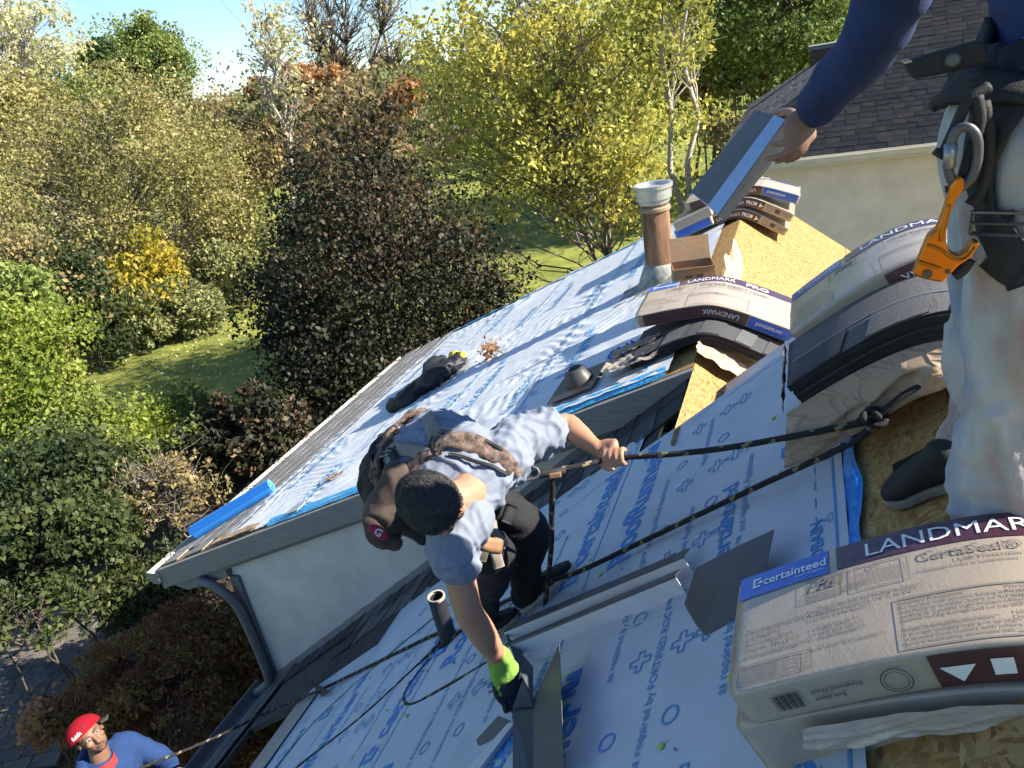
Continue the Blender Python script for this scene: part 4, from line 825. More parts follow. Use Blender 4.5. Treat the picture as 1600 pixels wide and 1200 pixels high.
def wrapped_bundle(label, D, group=None, topband=True, sideband=True, hi=False, sideflip=True, blue_right=False, toplow=False, name='shingle_bundle', loc=None):
    x, z, n, d = D.at(D.L * .5)
    root = thing(name, (x, D.y0 + D.wid / 2, z - D.th), label, 'shingle bundle', group)
    wrp = D.body('wrapper', M_WRAP, root); L, W, T = D.L, D.wid, D.th; st = .035
    if hi: L *= .90
    if topband:
        bw = .19 * W if not hi else .215 * W; v0 = W - bw - .004
        p = patch(D.top, L * .205, D.L - .02, v0, W - .006, .0018, 40); p.build('top_band', M_PURP, root, smooth=True)
        p = patch(D.top, .006, L * .19, v0 - .002, W - .006, .0020, 14); p.build('brand_label', M_BLUEL, root, smooth=True)
        t = MB(); f = lambda u, v: D.top(u, v, .0034); hgt = bw * .8
        put_text(t, 'LANDMARK', bw * .78, f, L * .255, v0 + bw * .2, .004, step=st, width=L * .30, shear=.0)
        put_text(t, 'PRO', bw * .74, f, L * .62, v0 + bw * .2, .03, step=st)
        logo_mark(t, f, L * .035, v0 + bw * .32, bw * .40); put_text(t, 'certainteed', bw * .5, f, L * .035 + bw * .34, v0 + bw * .34, .015, step=st, width=L * .128)
        put_text(t, 'SAINT-GOBAIN', bw * .12, f, L * .125, v0 + bw * .18, .0, step=st)
        t.build('lettering', M_WHITEP, root, kind='stuff')
        t = MB(); f = lambda u, v: D.top(u, v, .0026)
        put_text(t, 'CertaSeal®', W * .105, f, L * .345, W * .665, .012, step=st); put_text(t, 'Uplift Protection', W * .045, f, L * .40, W * .615, .004, step=st)
        put_text(t, 'Protection contre le soulèvement', W * .034, f, L * .345, W * .575, .0, step=st)
        put_text(t, 'NailTrak®', W * .105, f, L * .52, W * .655, .012, step=st); put_text(t, 'Fast, Accurate', W * .045, f, L * .52, W * .605, .004, step=st)
        t.build('heading_print', M_GREYP, root, kind='stuff')
        t = MB()
        frame(t, f, L * .145, L * .225, W * .56, W * .745, .0025); put_text(t, 'PRI', W * .115, f, L * .163, W * .655, .03, step=st, shear=.3); line(t, f, L * .158, L * .215, W * .645, .003, 6)
        for q in range(3 if hi else 0): put_text(t, 'ACCREDITED TESTING LABORATORY', W * .021, f, L * .15, W * (.61 - q * .018), 0, step=st)
        frame(t, f, L * .235, L * .325, W * .54, W * .745, .002); ring(t, f, L * .272, W * .715, W * .02, .002); put_text(t, 'UL', W * .02, f, L * .267, W * .706, .0, step=st)
        for q in range(6 if hi else 0): put_text(t, 'meets the standards listed below', W * .02, f, L * .24, W * (.68 - q * .02), 0, step=st)
        put_text(t, 'Manufactured in the U.S.A. by', W * .045, f, .03, W * .44, .004, step=st)
        for q, s_ in enumerate(('CertainTeed', '20 Moores Road', 'Malvern, PA 19355', 'www.certainteed.com')): put_text(t, s_, W * .045, f, .03, W * (.39 - q * .05), .004, step=st)
        frame(t, f, .018, L * .155, W * .045, W * .185, .002)
        for q in range(8): line(t, f, .025, L * .115, W * (.062 + q * .015), .0014, 8)
        for q in range(4): line(t, f, L * .122, L * .150, W * (.065 + q * .03), .0018, 4)
        for q, s_ in enumerate(() if not hi else ('Fiber Glass Asphalt Self Sealing Shingles', 'Nominal dimensions 13-1/4" x 38-3/4"', '(337 mm x 984 mm)', '', '3 bundles cover', '100 sq ft (9.3 m²)', '22 shingles/bundle', '', 'Made under U.S. patents')): 
            if s_: put_text(t, s_, W * .036, f, L * .165, W * (.475 - q * .038), .003, step=st)
        frame(t, f, L * .30, L * .66, W * .03, W * .40, .003)
        for q, s_ in enumerate(('Important Precautions:', 'Do not mix with product') if not hi else ('Important Precautions:', 'Do not mix with product having different', 'manufacturer number. Store on flat surface. Limit', 'stacking to 2 pallets high. Protect from', 'weather during storage and on job site.', '', 'Shingle Staining/Discoloration:', 'In storage, shingles may pick up slight', 'oil staining from contact with others.', 'Natural weathering eliminates this.')):
            if s_: put_text(t, s_, W * .034, f, L * .308, W * (.36 - q * .033), .005 if s_[-1] == ':' else .002, step=st)
        for q, s_ in enumerate(('Warning:', 'Roofing activity can be dangerous.') if not hi else ('Warning:', 'Roofing activity can be dangerous. Observe', 'necessary precautions and safety rules', 'should be observed by installers of', 'roofing trade practices and regulations.', '', 'Note:', 'Do not remove the tape on the back', '', '⚠ WARNING: Cancer', 'www.P65Warnings.ca.gov')):
            if s_: put_text(t, s_, W * .034, f, L * .455, W * (.365 - q * .031), .005 if s_[-1] == ':' else .002, step=st)
        t.build('fine_print', M_GREYP, root, kind='stuff')
    if sideband:
        a, c = (L * .325, D.L - .02) if hi else (L * .30, L * .74)
        if blue_right: a, c = L * .05, L * .68
        p = patch(D.front, a, c, .006, T - .008, .0016, 30, 3); p.build('side_band', M_BROWNB, root, smooth=True)
        fs_ = lambda u, v: D.front(u, v, .0032); t = MB()
        if blue_right:
            p = patch(D.front, L * .69, L - .01, .006, T - .008, .0018, 10, 3); p.build('brand_label', M_BLUEL, root, smooth=True)
            put_text(t, 'certainteed', T * .42, fs_, L * .73, T * .33, .012, step=.03, flip=True); put_text(t, 'LANDMARK', T * .52, fs_, L * .40, T * .27, .004, step=.03, flip=True)
        elif hi:
            put_text(t, 'PRO', T * .55, fs_, L * .49, T * .28, .04, step=.03); put_text(t, 'Bardeaux / Tejas', T * .15, fs_, L * .46, T * .78, .006, step=.03, flip=True)
            t.add([fs_(L * .335, T * .62), fs_(L * .385, T * .62), fs_(L * .36, T * .2)], [(0, 1, 2)]); t.grid(lambda p_, q_: fs_(L * .405 + L * .03 * p_, T * (.3 + .4 * q_)), 4, 1)
        else:
            put_text(t, 'LANDMARK', T * .5, fs_, L * .335, T * .28, .004, step=.03, flip=sideflip and D.y0 < 6); put_text(t, 'PRO', T * .55, fs_, L * .57, T * .26, .04, step=.03, flip=sideflip and D.y0 < 6)
            t.add([fs_(L * .70, T * .7), fs_(L * .735, T * .45), fs_(L * .70, T * .2)], [(0, 1, 2)]); t.grid(lambda p_, q_: fs_(L * .655 + L * .022 * p_, T * (.3 + .35 * q_)), 4, 1)
        t.build('side_lettering', M_WHITEP, root, kind='stuff')
        t = MB(); e = L * .07 if hi else L * .84
        if not blue_right:
            for q in range(12): t.grid(lambda p_, q_: fs_(e + q * .0042 + p_ * (.0014 + .0012 * (q % 3)), T * (.3 + .42 * q_)), 1, 1)
            put_text(t, 'Weathered Wood', T * .15, fs_, e + .075, T * .55, .01, step=.03, flip=True); put_text(t, 'Bois délavé', T * .15, fs_, e + .075, T * .35, .01, step=.03, flip=True)
            ring(t, fs_, L * .27 if hi else L * .79, T * .48, T * .32, .0018); ring(t, fs_, L * .27 if hi else L * .79, T * .48, T * .24, .0012)
            t.build('barcode', M_BLKP, root, kind='stuff')
    return root
def shingle_pile(label, D, n, group=None, tabs=True, paper=None, nm='open_shingle_bundle'):
    x, z, nn, d = D.at(D.L * .5); root = thing(nm, (x, D.y0 + D.wid / 2, z - D.th), label, 'shingle bundle', group); th = D.th / n
    for k in range(n):
        b = MB(); o = -D.th + th * k; dx = .012 * nz((k * 1.3, D.y0, 0), 3); dy = .010 * nz((k * 2.1, D.y0, 5), 3); nu = 40
        for sgn, oo in ((0, o + th * .86), (1, o)): b.grid(lambda u, v: (lambda P: Vector((P.x, P.y + dy, P.z)))(D.top(max(0, min(D.L, D.L * u + dx)), (v if sgn == 0 else 1 - v) * D.wid, oo)), nu, 3)
        N1 = (nu + 1) * 4
        for i in range(nu): b.f.append((i + 1, i, N1 + 3 * (nu + 1) + i, N1 + 3 * (nu + 1) + i + 1)); b.mi.append(1)
        for j in range(3): b.f.append((j * (nu + 1), (j + 1) * (nu + 1), N1 + (2 - j) * (nu + 1), N1 + (3 - j) * (nu + 1))); b.mi.append(1)
        b.build('shingle', [M_GRAN if k % 2 else M_GRAN2, M_SEDGE], root, smooth=False)
    if tabs:
        u = .03; q = 0
        while u < D.L - .1:
            w_ = .10 + .08 * rng.random(); e = min(D.L - .01, u + w_)
            b = MB(); b.grid(lambda a, c: D.top(u + (e - u) * a + .03 * (c - .5), .004 + c * D.wid * .40, .0045), 10, 2)
            b.grid(lambda a, c: D.top(u + (e - u) * a + .03 * (-.5), .004, .0045 * c), 10, 1)
            b.build('shingle_tab', M_GRAN2 if q % 2 else M_GRAN, root); u = e + .05 + .05 * rng.random(); q += 1
        b = MB(); b.grid(lambda a, c: D.top(.02 + (D.L - .04) * a, D.wid * (.45 + .035 * c), .0015), 40, 1); b.build('sealant_strip', mat('grey_sealant', (.14, .15, .17), .5), root)
    return root
# --- foreground stack on the near ridge
pl = Vector((-.147, 1.04, -1.136)); pk = atY(1600, 806, 1.38)
D1 = Drape(1.045, .337, -.147, -1.138, .42, pk.z + .012, .98, .082, rr=.28)
wrapped_bundle('wrapped shingle bundle lying on top of the stack nearest the camera', D1, 'shingle bundles on the near ridge', hi=True)
D3 = Drape(1.05, .337, -.137, -1.226, .42, pk.z - .092, .98, .17, rr=.28)
wrapped_bundle('tan wrapped shingle bundle at the bottom of the stack nearest the camera', D3, 'shingle bundles on the near ridge', sideband=False)
b = MB(); b.grid(lambda u, v: (lambda x: Vector((x, 1.026 - .006 * v + .010 * (1 - 2 * abs(nz((u * 13 + v * 3, v * 3, 1)))) * v - .005, D3.at(.14 + .95 * u)[1] - .004 - (.055 + .03 * nz((u * 6, 0, 5))) * v + .006 * nz((u * 20, v * 4, 3)))))(D3.at(.14 + .95 * u)[0]), 90, 14)
setp(b.build('torn_wrapper', mat('clear_torn_wrap', (.46, .39, .32), .25, var=.12, vscale=14, bump=.5, bscale=40, coat=.5), org=(.3, 1.0, -1.2), smooth=True), 'torn pale wrapper hanging off the front of the nearest bundle stack', 'wrapper')
# --- open stack by the standing man
zl = atY(1229, 605, 2.10); zu = atY(1233, 520, 2.46)
D4 = Drape(2.10, .337, zl.x, zl.z, .37, -.775, .86, .085, rr=.24)
shingle_pile('open pile of dark grey shingles beside the standing man, wrapper pulled down', D4, 9, 'shingle bundles on the near ridge')
D5 = Drape(2.44, .40, zu.x, zu.z, .40, -.715, .9, .085, rr=.26)
wrapped_bundle('wrapped bundle lying behind the open pile of dark grey shingles', D5, 'shingle bundles on the near ridge')
D6 = Drape(2.12, .62, zl.x + .03, zl.z - .10, .37, -.87, .84, .08, rr=.22)
wrapped_bundle('kraft-coloured bundle under the open pile of dark grey shingles', D6, 'shingle bundles on the near ridge', topband=False, sideband=False)
# pulled-down kraft wrapper with folds
def kraft(u, v):
    x, z, n, d = D4.at(D4.L * (.0 + .86 * u)); drop = (.085 + .05 * math.sin(u * 5 + .5) + .05 * (1 - u)) * v
    f = .020 * (1 - abs(nz((u * 7 + v * 1.5, v * 2.0, 2))) * 2) + .010 * nz((u * 16 - v * 4, v * 6, 7))
    return Vector((x - .01 * v, 2.094 - .035 * math.sin(v * 2.2) - (.02 + f) * min(1, v * 3), max(z - .082 - drop, Bz(x) + .004)))
b = MB(); b.grid(kraft, 90, 26)
crinkle(M_KRAFT, 9, .5, .008, (1, 1, 2)); setp(b.build('paper_wrapper', M_KRAFT, org=(.15, 2.05, -1.1), smooth=True), 'crumpled brown paper wrapper hanging below the open pile of shingles', 'wrapper')
b = MB(); e0 = D4.at(0); b.grid(lambda u, v: Vector((e0[0] - .012 - .012 * nz((u * 5, v * 5, 2)), 2.09 + .36 * u, e0[1] + .01 - .105 * v + .012 * nz((u * 8, v * 2, 4)))), 18, 6)
setp(b.build('paper_wrapper', mat('dark_brown_paper', (.10, .06, .045), .7, var=.3, vscale=12), org=(e0[0], 2.2, e0[1] - .1), smooth=True), 'dark brown torn paper at the left end of the open pile', 'wrapper')
# --- wing ridge: bundle over an open bundle, and the far stack
q = atY(992, 492, 4.30); D7 = Drape(4.30, .56, q.x, q.z, XA + .02, ZA + .205, q.x + .98, .085, rr=.14, yaw=.06, kr=.52)
wrapped_bundle('single wrapped bundle in the middle of the wing ridge beside the cardboard box', D7, 'shingle bundles on the wing ridge', blue_right=True)
q = atY(992, 520, 4.08); D8 = Drape(4.08, .52, -1.02, ZA - .06, XA + .03, ZA + .105, -.13, .055, rr=.12, yaw=.05, kr=.62)
shingle_pile('curved open shingles under the single wrapped bundle', D8, 6, 'shingle bundles on the wing ridge')
for k in range(3):
    y0 = 7.30 + .03 * k; D = Drape(y0, .42, XA - .58 + .03 * k, ZA - .13 + .105 * (k + 1), XA + .06 * k, ZA + .098 * (k + 1), XA + .44 + .05 * k, .088, rr=.10, yaw=(.05, -.04, .03)[k], kr=(.66, .58, .42)[k])
    wrapped_bundle(('lowest wrapped bundle in the far stack on the wing ridge', 'middle wrapped bundle in the far stack on the wing ridge', 'top wrapped bundle in the far stack, blue label facing right')[k], D, 'shingle bundles on the wing ridge', sideflip=False, blue_right=(k == 2), topband=(k == 2))
for k in range(2):
    D = Drape(7.22 - .02 * k, .36, XA - .62, ZA - .12 + .09 * k, XA + .05, ZA + .14 + .09 * k, XA - .26, .085, rr=.2, k=.40)
    x, z, n, d = D.at(D.L / 2); rt = thing('shingle_bundle', (x, D.y0 + .15, z - .1), ('blue-labelled bundle end at the left foot of the far stack', 'tan bundle end above the blue-labelled one in the far stack')[k], 'shingle bundle', 'shingle bundles on the wing ridge'); D.body('wrapper', M_WRAP, rt)
    if k == 0: patch(D.front, .02, D.L - .02, .006, .076, .002, 10, 2).build('brand_label', M_BLUEL, rt)
# crumpled wrapper pieces under the middle bundle
def crumple(name, label, c, ux, uy, lx, ly, m, amp, seed, up=None, fall=None, nu=34, nv=24):
    c = Vector(c); b = MB(); up = up or ux.cross(uy).normalized()
    def fn(u, v):
        a, e = (u - .5) * 2, (v - .5) * 2; ed = 1 + .12 * nz((a * 3, e * 3, seed))
        return c + ux * (a * lx * ed) + uy * (e * ly * ed) + up * (amp * (1 - abs(nz((u * 4, v * 3, seed))) * 2) + amp * .5 * nz((u * 10, v * 9, seed)) + (fall(u, v) if fall else 0))
    b.grid(fn, nu, nv); return setp(b.build(name, m, org=c, smooth=True), label, 'wrapper')
crumple('paper_wrapper', 'crumpled tan wrapper spread below the middle bundle', Ap(4.12, -.98, .075), -DA, YV, .20, .13, M_WRAP, .028, 3, NA)
crumple('paper_wrapper', 'crumpled kraft wrapper hanging over the strand board at the gable peak', Vector((-.42, 4.04, ZA - .075)), Vector((1, 0, -.72)).normalized(), YV, .22, .13, mat('light_kraft', (.46, .32, .22), .6, var=.12, vscale=6, bump=.4, bscale=20), .022, 8, Vector((.6, 0, .8)))
crumple('plastic_scrap', 'crumpled blue wrapper scrap left of the middle bundle', Ap(4.42, -1.10, .06), -DA, YV, .10, .09, M_BLUEL, .03, 5, NA)
crumple('paper_wrapper', 'folded kraft strip under the left end of the middle bundle', Ap(4.28, -.98, .10), -DA, YV, .16, .06, M_KRAFT, .02, 12, NA)
crumple('plastic_scrap', 'blue wrapper scrap behind the middle bundle at the flue foot', Ap(5.05, -.98, .08), -DA, YV, .16, .05, M_BLUEL, .02, 15, NA)
# --- cardboard box with open flaps
M_CARD = mat('cardboard', (.34, .215, .12), .8, var=.08, vscale=6, bump=.15, bscale=50)
c = onA(1082, 428, .02); c = Vector((-.77, 5.25, Az(-.77) + .12)); bx_ = Matrix.Rotation(R(14), 3, 'Z'); ux, uy, uz = bx_ @ XV, bx_ @ YV, ZV
root = thing('cardboard_box', c - ZV * .1, 'open cardboard box with raised flaps behind the middle bundle', 'box')
hx, hy, hh, t_ = .14, .11, .19, .004
def panel(name, o, a, e, m=M_CARD):
    b = MB(); n = a.cross(e).normalized() * t_; b.prism([o, o + a, o + a + e, o + e], n); return b.build(name, m, root)
fr = panel('side_panel', c - ux * hx - uy * hy - uz * .06, ux * 2 * hx, uz * hh); panel('side_panel', c + ux * hx + uy * hy - uz * .06, -ux * 2 * hx, uz * hh)
panel('side_panel', c - ux * hx + uy * hy - uz * .06, -uy * 2 * hy, uz * hh); panel('side_panel', c + ux * hx - uy * hy - uz * .06, uy * 2 * hy, uz * hh)
panel('bottom_panel', c - ux * hx - uy * hy - uz * .055, ux * 2 * hx, uy * 2 * hy)
panel('flap', c - ux * hx + uy * hy + uz * (hh - .06), ux * 2 * hx, (uz * .95 + uy * .25).normalized() * .17); panel('flap', c - ux * hx - uy * hy + uz * (hh - .06), ux * 2 * hx, (-uy * .9 + uz * .35).normalized() * .06)
b = MB()
for k in range(2): b.add([c - ux * (.04 - .075 * k) + ux * a - uy * (hy + .0045) + uz * (.06 + e) for a, e in ((-.025, 0), (.025, 0), (.025, .022), (-.025, .022))], [(0, 1, 2, 3)])
b.build('printed_mark', mat('cardboard_ink', (.16, .09, .055), .8), fr, kind='stuff')
# cream work glove / torn paper leaning on the box
b = MB(); g0 = c + ux * .17 - uy * .10 + uz * .0; ga = (ux * .85 + uy * .35).normalized(); ge = (uz * .93 + uy * .3).normalized()
out = [(-.02, -.1), (.14, -.07), (.19, .05), (.185, .14), (.155, .25), (.135, .28), (.12, .23), (.11, .12), (.09, .16), (.06, .19), (.045, .17), (.055, .08), (.0, .0)]
b.prism([g0 + ga * x + ge * y for x, y in out], ga.cross(ge) * .012); gl = b.build('paper_sheet', mat('cream_paper', (.70, .60, .36), .7, var=.05, vscale=6), org=g0, smooth=False)
setp(gl, 'torn cream paper sheet leaning against the cardboard box', 'paper')
b = MB(); fpap = lambda u, v: g0 + ga * u + ge * v - ga.cross(ge) * .003
put_text(b, 'ROOFING', .034, fpap, .03, .0, .02); line(b, fpap, .03, .15, -.02, .008, 4); line(b, fpap, .03, .13, -.045, .004, 4); b.build('printed_mark', mat('olive_ink', (.16, .12, .03), .7), gl, kind='stuff')

# ================================================================== bent metal flashing
M_FLASH = mat('grey_coated_metal', (.085, .09, .102), .48, var=.16, vscale=7, bump=.06, bscale=9, spec=.25, detail=8)
M_FLASHL = mat('sky_paled_metal', (.52, .55, .60), .45, spec=.3, var=.08, vscale=6, stretch=(1, 1, 8))  # paler copy of the metal, sky reflection painted into its colour
def folded(name, label, lines, m=M_FLASH, group='bent grey metal flashing pieces', m2=None, org=None, mis=None):
    """lines: list of (start, end) fold lines; the sheet runs from each to the next"""
    P = [Vector(a) for a, e in lines]; Q = [Vector(e) for a, e in lines]; b = MB(); n = len(lines)
    b.add(P + Q, [(i, i + 1, n + i + 1, n + i) for i in range(n - 1)]); b.mi = list(mis) if mis else b.mi; o = b.build(name, [m, m2 or m], org=org or min(P, key=lambda v: v.z))
    q = o.modifiers.new('gauge', 'SOLIDIFY'); q.thickness = .0022; q.material_offset = 1 if m2 and not mis else 0
    return setp(o, label, 'flashing', group)
d0 = onB(803, 1002, .012); d1 = onB(1088, 890, .015); run = (d1 - d0); c_ = run.cross(NB).normalized(); c_ = c_ if c_.y < 0 else -c_
def prof(o, e, pts): return [(o + c_ * a + NB * h, e + c_ * a + NB * h) for a, h in pts]
folded('flashing_trough', 'long grey metal trough, upper of the nested pair on the near roof', prof(d0, d1, [(-.050, .050), (-.002, .060), (.006, .057), (.022, .004), (.085, .0), (.088, .010)]), M_FLASH, m2=M_FLASHL, mis=(0, 0, 1, 1, 1))
e0_, e1_ = d0 + c_ * .085 + run * .07, d1 + c_ * .06 + run * .0
folded('flashing_trough', 'long grey metal trough, lower of the nested pair on the near roof', prof(e0_, e1_, [(-.016, .050), (.022, .060), (.030, .056), (.046, .004), (.105, 0), (.107, .010)]), M_FLASH, m2=M_FLASHL, mis=(0, 0, 1, 1, 1))
Z4 = lambda x, y, dz: onB(780 + x / 2.307, 680 + y / 2.307, dz)
tp_ = [onB(x, y, .10) for x, y in ((1088, 888), (1155, 853), (1210, 828), (1198, 884), (1123, 921))]; ev_ = onB(1070, 944, .03) - tp_[0]; b = MB(); b.add(tp_ + [tp_[i] + ev_ for i in (0, 4, 3)], [(0, 1, 4), (1, 2, 3, 4), (0, 4, 6, 5), (4, 3, 7, 6)]); lip = onB(1105, 1006, .01) - (tp_[4] + ev_)
b.add([tp_[0] + ev_, tp_[4] + ev_, tp_[3] + ev_, tp_[4] + ev_ + lip, tp_[3] + ev_ + lip], [(1, 2, 4, 3), (0, 1, 3)]); o = b.build('corner_flashing', M_FLASH, org=tp_[4] + ev_); q = o.modifiers.new('gauge', 'SOLIDIFY'); q.thickness = .002
setp(o, 'folded dark grey corner flashing at the upper end of the troughs', 'flashing', 'bent grey metal flashing pieces')
Z8 = lambda x, y, dz: onB(380 + x / 3.077, 880 + y / 3.077, dz)
folded('angle_flashing', 'wide grey V-shaped angle flashing in front of the gloved hand', [(Z8(1298, 690, .09), Z8(1296, 1080, .06)), (Z8(1395, 660, .045), Z8(1396, 1090, .03)), (Z8(1399, 655, .045), Z8(1400, 1090, .03)), (Z8(1522, 388, .14), Z8(1545, 985, .10))], M_FLASH)
folded('angle_flashing', 'short grey flashing end under the gloved hand', [(Z8(1255, 330, .07), Z8(1345, 560, .12)), (Z8(1330, 430, .03), Z8(1392, 500, .05)), (Z8(1392, 500, .05), Z8(1395, 690, .05)), (Z8(1345, 560, .12), Z8(1298, 692, .10))], M_FLASH)
folded('strip_flashing', 'long dark metal strip below the gloved hand', [(Z8(1228, 735, .015), Z8(975, 1010, .012)), (Z8(1290, 760, .012), Z8(1062, 1010, .012))], M_FLASH)
folded('strip_flashing', 'long pale-edged metal strip lying on the dark strip', [(Z8(1276, 770, .03), Z8(1045, 1025, .028)), (Z8(1302, 770, .045), Z8(1110, 1025, .04)), (Z8(1310, 790, .02), Z8(1130, 1025, .02))], M_FLASH, m2=M_FLASHL)
folded('step_flashing', 'small triangular step flashing left of the gloved hand', [(Z8(1105, 690, .008), Z8(1200, 655, .01)), (Z8(1150, 620, .012), Z8(1205, 610, .02))], M_FLASH)
folded('step_flashing', 'small dark step flashing by the bending man’s far foot', [(onB(820, 890, .008), onB(850, 893, .01)), (onB(835, 866, .01), onB(878, 845, .014))], M_FLASH)
folded('step_flashing', 'upright black flashing scrap on the lower near roof', [(onB(488, 1070, .02), onB(503, 1088, .02)), (onB(484, 1062, .10), onB(515, 1080, .09))], mat('black_scrap', (.02, .02, .022), .5))

# ================================================================== loose things on the wing roof
p0, p1 = Ap(4.20, -5.32, .075), Ap(4.66, -4.66, .08)
b = MB(); d = p1 - p0; b.lathe(p0, d, [(0, 0), (.06, 0), (.074, .02), (.074, d.length - .02), (.07, d.length), (.05, d.length), (.046, d.length - .1), (0, d.length - .1)], 24)
rl = b.build('underlayment_roll', mat('blue_roll_plastic', (.02, .16, .50), .4, var=.1, vscale=6, bump=.2, bscale=20), org=p0 - NA * .07, smooth=False); setp(rl, 'blue roll of underlayment lying at the wing eave corner', 'roll')
b = MB(); dn = d.normalized(); b.lathe(p1 - dn * .004, d, [(.052, -.02), (.052, .008), (.066, .008), (.066, -.02)], 24)
a_ = dn.orthogonal().normalized(); 
for k in range(3): v = Matrix.Rotation(k * 2.094, 3, dn) @ a_; b.bar(p1, p1 + v * .055, .012, .006)
b.build('roll_core', mat('aqua_core_plastic', (.16, .50, .52), .4), rl)
b = MB(); b.grid(lambda u, v: p0.lerp(p1, u) + a_ * 0 + Matrix.Rotation(v * 1.0 + 1.2, 3, dn) @ a_ * .0755, 3, 8); b.build('roll_flap', mat('deep_blue_plastic', (.012, .10, .36), .4), rl)
# black jacket with a power tool lying on it
def roofA(px, py, dz=0): return onA(px, py, .03 + dz)
b = MB(); J = [roofA(612, 634, .04), roofA(632, 620, .05), roofA(655, 606, .07), roofA(678, 588, .10), roofA(703, 572, .08), roofA(722, 562, .05)]
loft(b, J, [(.035, .03), (.07, .05), (.12, .07), (.17, .09), (.15, .08), (.07, .05)], side=YV); loft(b, [roofA(672, 590, .07), roofA(676, 572, .09), roofA(690, 563, .06)], [.07, .08, .05]); loft(b, [roofA(650, 612, .05), roofA(635, 622, .06), roofA(614, 634, .05)], [.09, .07, .06])
for v in b.v: v.z = max(v.z, Az(v.x) + .03)
jk = fuse(b, .02, 1, folds(.030, 7, seed=3)); root = thing('jacket', roofA(665, 605), 'black jacket dropped in a heap on the wing roof', 'jacket'); link('fabric', jk, mat('black_nylon', (.013, .013, .015), .55, var=.2, vscale=9), root, smooth=True)
b = MB(); b.bar(roofA(712, 570, .10), roofA(724, 565, .10), .05, .006); b.build('reflective_strip', mat('pale_strip', (.6, .58, .55), .5), root)
tc = roofA(712, 556, .12); root = thing('power_tool', tc - NA * .1, 'yellow and black cordless power tool lying on the black jacket', 'power tool'); tx = (roofA(735, 550, .1) - roofA(698, 556, .1)).normalized()
b = MB(); b.tube([tc - tx * .10, tc - tx * .07, tc + tx * .02, tc + tx * .04], [.04, .055, .055, .045], 14); b.build('motor_housing', mat('yellow_tool_plastic', (.62, .42, .02), .4), root, smooth=True)
b = MB(); b.tube([tc + tx * .04, tc + tx * .10, tc + tx * .12], [.04, .036, .02], 14); b.build('chuck', mat('black_tool_plastic', (.02, .02, .02), .5), root, smooth=True)
b = MB(); b.bar(tc - tx * .05, tc - tx * .08 - NA * .10 + YV * -.02, .045, .05); b.build('handle', mat('black_tool_plastic', (.02, .02, .02)), root, bevel=.01)
b = MB(); b.box(tc - tx * .09 - NA * .11, .09, .11, .045); b.build('battery', mat('yellow_tool_plastic', (.62, .42, .02)), root, bevel=.008)
b = MB(); b.tube([tc + tx * .10, tc + tx * .20], [.03, .034], 12); b.build('sleeve', mat('yellow_ring', (.5, .36, .03), .5), root)
pp_ = roofA(770, 553, .03); npt = 90; P = np.array([tuple(pp_ + Vector(rng.normal(size=3)) * .05 + NA * .03) for _ in range(npt)])
root = thing('leaf_sprig', pp_, 'dry brown leaf sprig on the wing roof', 'leaves'); link('leaves', leaf_mesh(P, .05, rng.random(npt), 91), L_ORANGE, root)
b = MB(); b.tube(spline([pp_ - YV * .05, pp_ + NA * .03, pp_ + YV * .06 + NA * .05], 4), .004, 5); b.build('stem', M_BARK, root)
crumple('leaf_scrap', 'torn orange-brown paper scrap near the front of the wing roof', roofA(523, 745, .01), -DA, YV, .10, .03, mat('orange_kraft', (.45, .25, .09), .7, var=.4, vscale=20), .012, 31, NA, nu=16, nv=8)['category'] = 'paper'
# loose leaves and nail scraps over the near roof
P = np.array([tuple(Bp(.9 + 2.4 * rng.random(), .4 + 3.6 * rng.random(), .014)) for _ in range(70)])
setp(link('roof_debris', leaf_mesh(P, .018, rng.random(70), 93, up=.85, aspect=.4), L_BROWN), 'tiny leaf scraps scattered over the near roof', 'debris', kind='stuff')

# ================================================================== ropes
M_ROPEK = mat('black_rope', (.016, .016, .017), .8, bump=.6, bscale=300); M_ROPET = mat('tan_rope_fleck', (.20, .165, .09), .8); M_ROPEG = mat('green_rope', (.02, .14, .07), .7, bump=.5, bscale=300)
def rope(name, label, pts, r=.0098, m=(M_ROPEK, M_ROPET), stripe=True, n=8):
    P = resample(spline(pts, 14), r * 1.15); b = MB(); b.tube(P, r, n, mifun=(lambda i, j: 1 if (i + j * 1) % 8 < 2 and (i // 3) % 2 == 0 else 0) if stripe else None)
    return setp(b.build(name, list(m), org=P[0], smooth=True), label, 'rope')
KN_ = Vector((.165, 2.0, -1.055)); HAND_L = atT(963, 716, 2.50); GRAB = atT(850, 739, 2.46)
rope('lifeline_rope', 'black flecked rope running taut from the ridge knot to the bending man’s hand', [KN_, KN_.lerp(HAND_L, .25) - ZV * .012, KN_.lerp(HAND_L, .5) - ZV * .02, KN_.lerp(HAND_L, .75) - ZV * .015, HAND_L, HAND_L.lerp(GRAB, .5), GRAB])
rope('lifeline_rope', 'black rope tail hanging from the rope grab down to the near roof', [GRAB, atT(862, 752, 2.50), atT(862, 800, 2.62), atT(861, 860, 2.82), onB(852, 940, .03), onB(845, 965, .012), onB(835, 985, .012)])
rope('lifeline_rope', 'black flecked rope slanting from the ridge knot to the vent pipe and off the eave', [KN_, onB(1330, 692, .10), onB(1180, 762, .07), onB(1000, 848, .05), onB(905, 893, .10), onB(850, 912, .07), onB(770, 950, .03), onB(722, 985, .02), pb + DB * .02 + YV * -.055 + NB * .03, onB(690, 988, .03), onB(620, 1020, .02), onB(500, 1078, .05), onB(420, 1112, .10), atT(330, 1155, 6.1), atT(225, 1198, 6.0), atT(150, 1230, 5.9)])
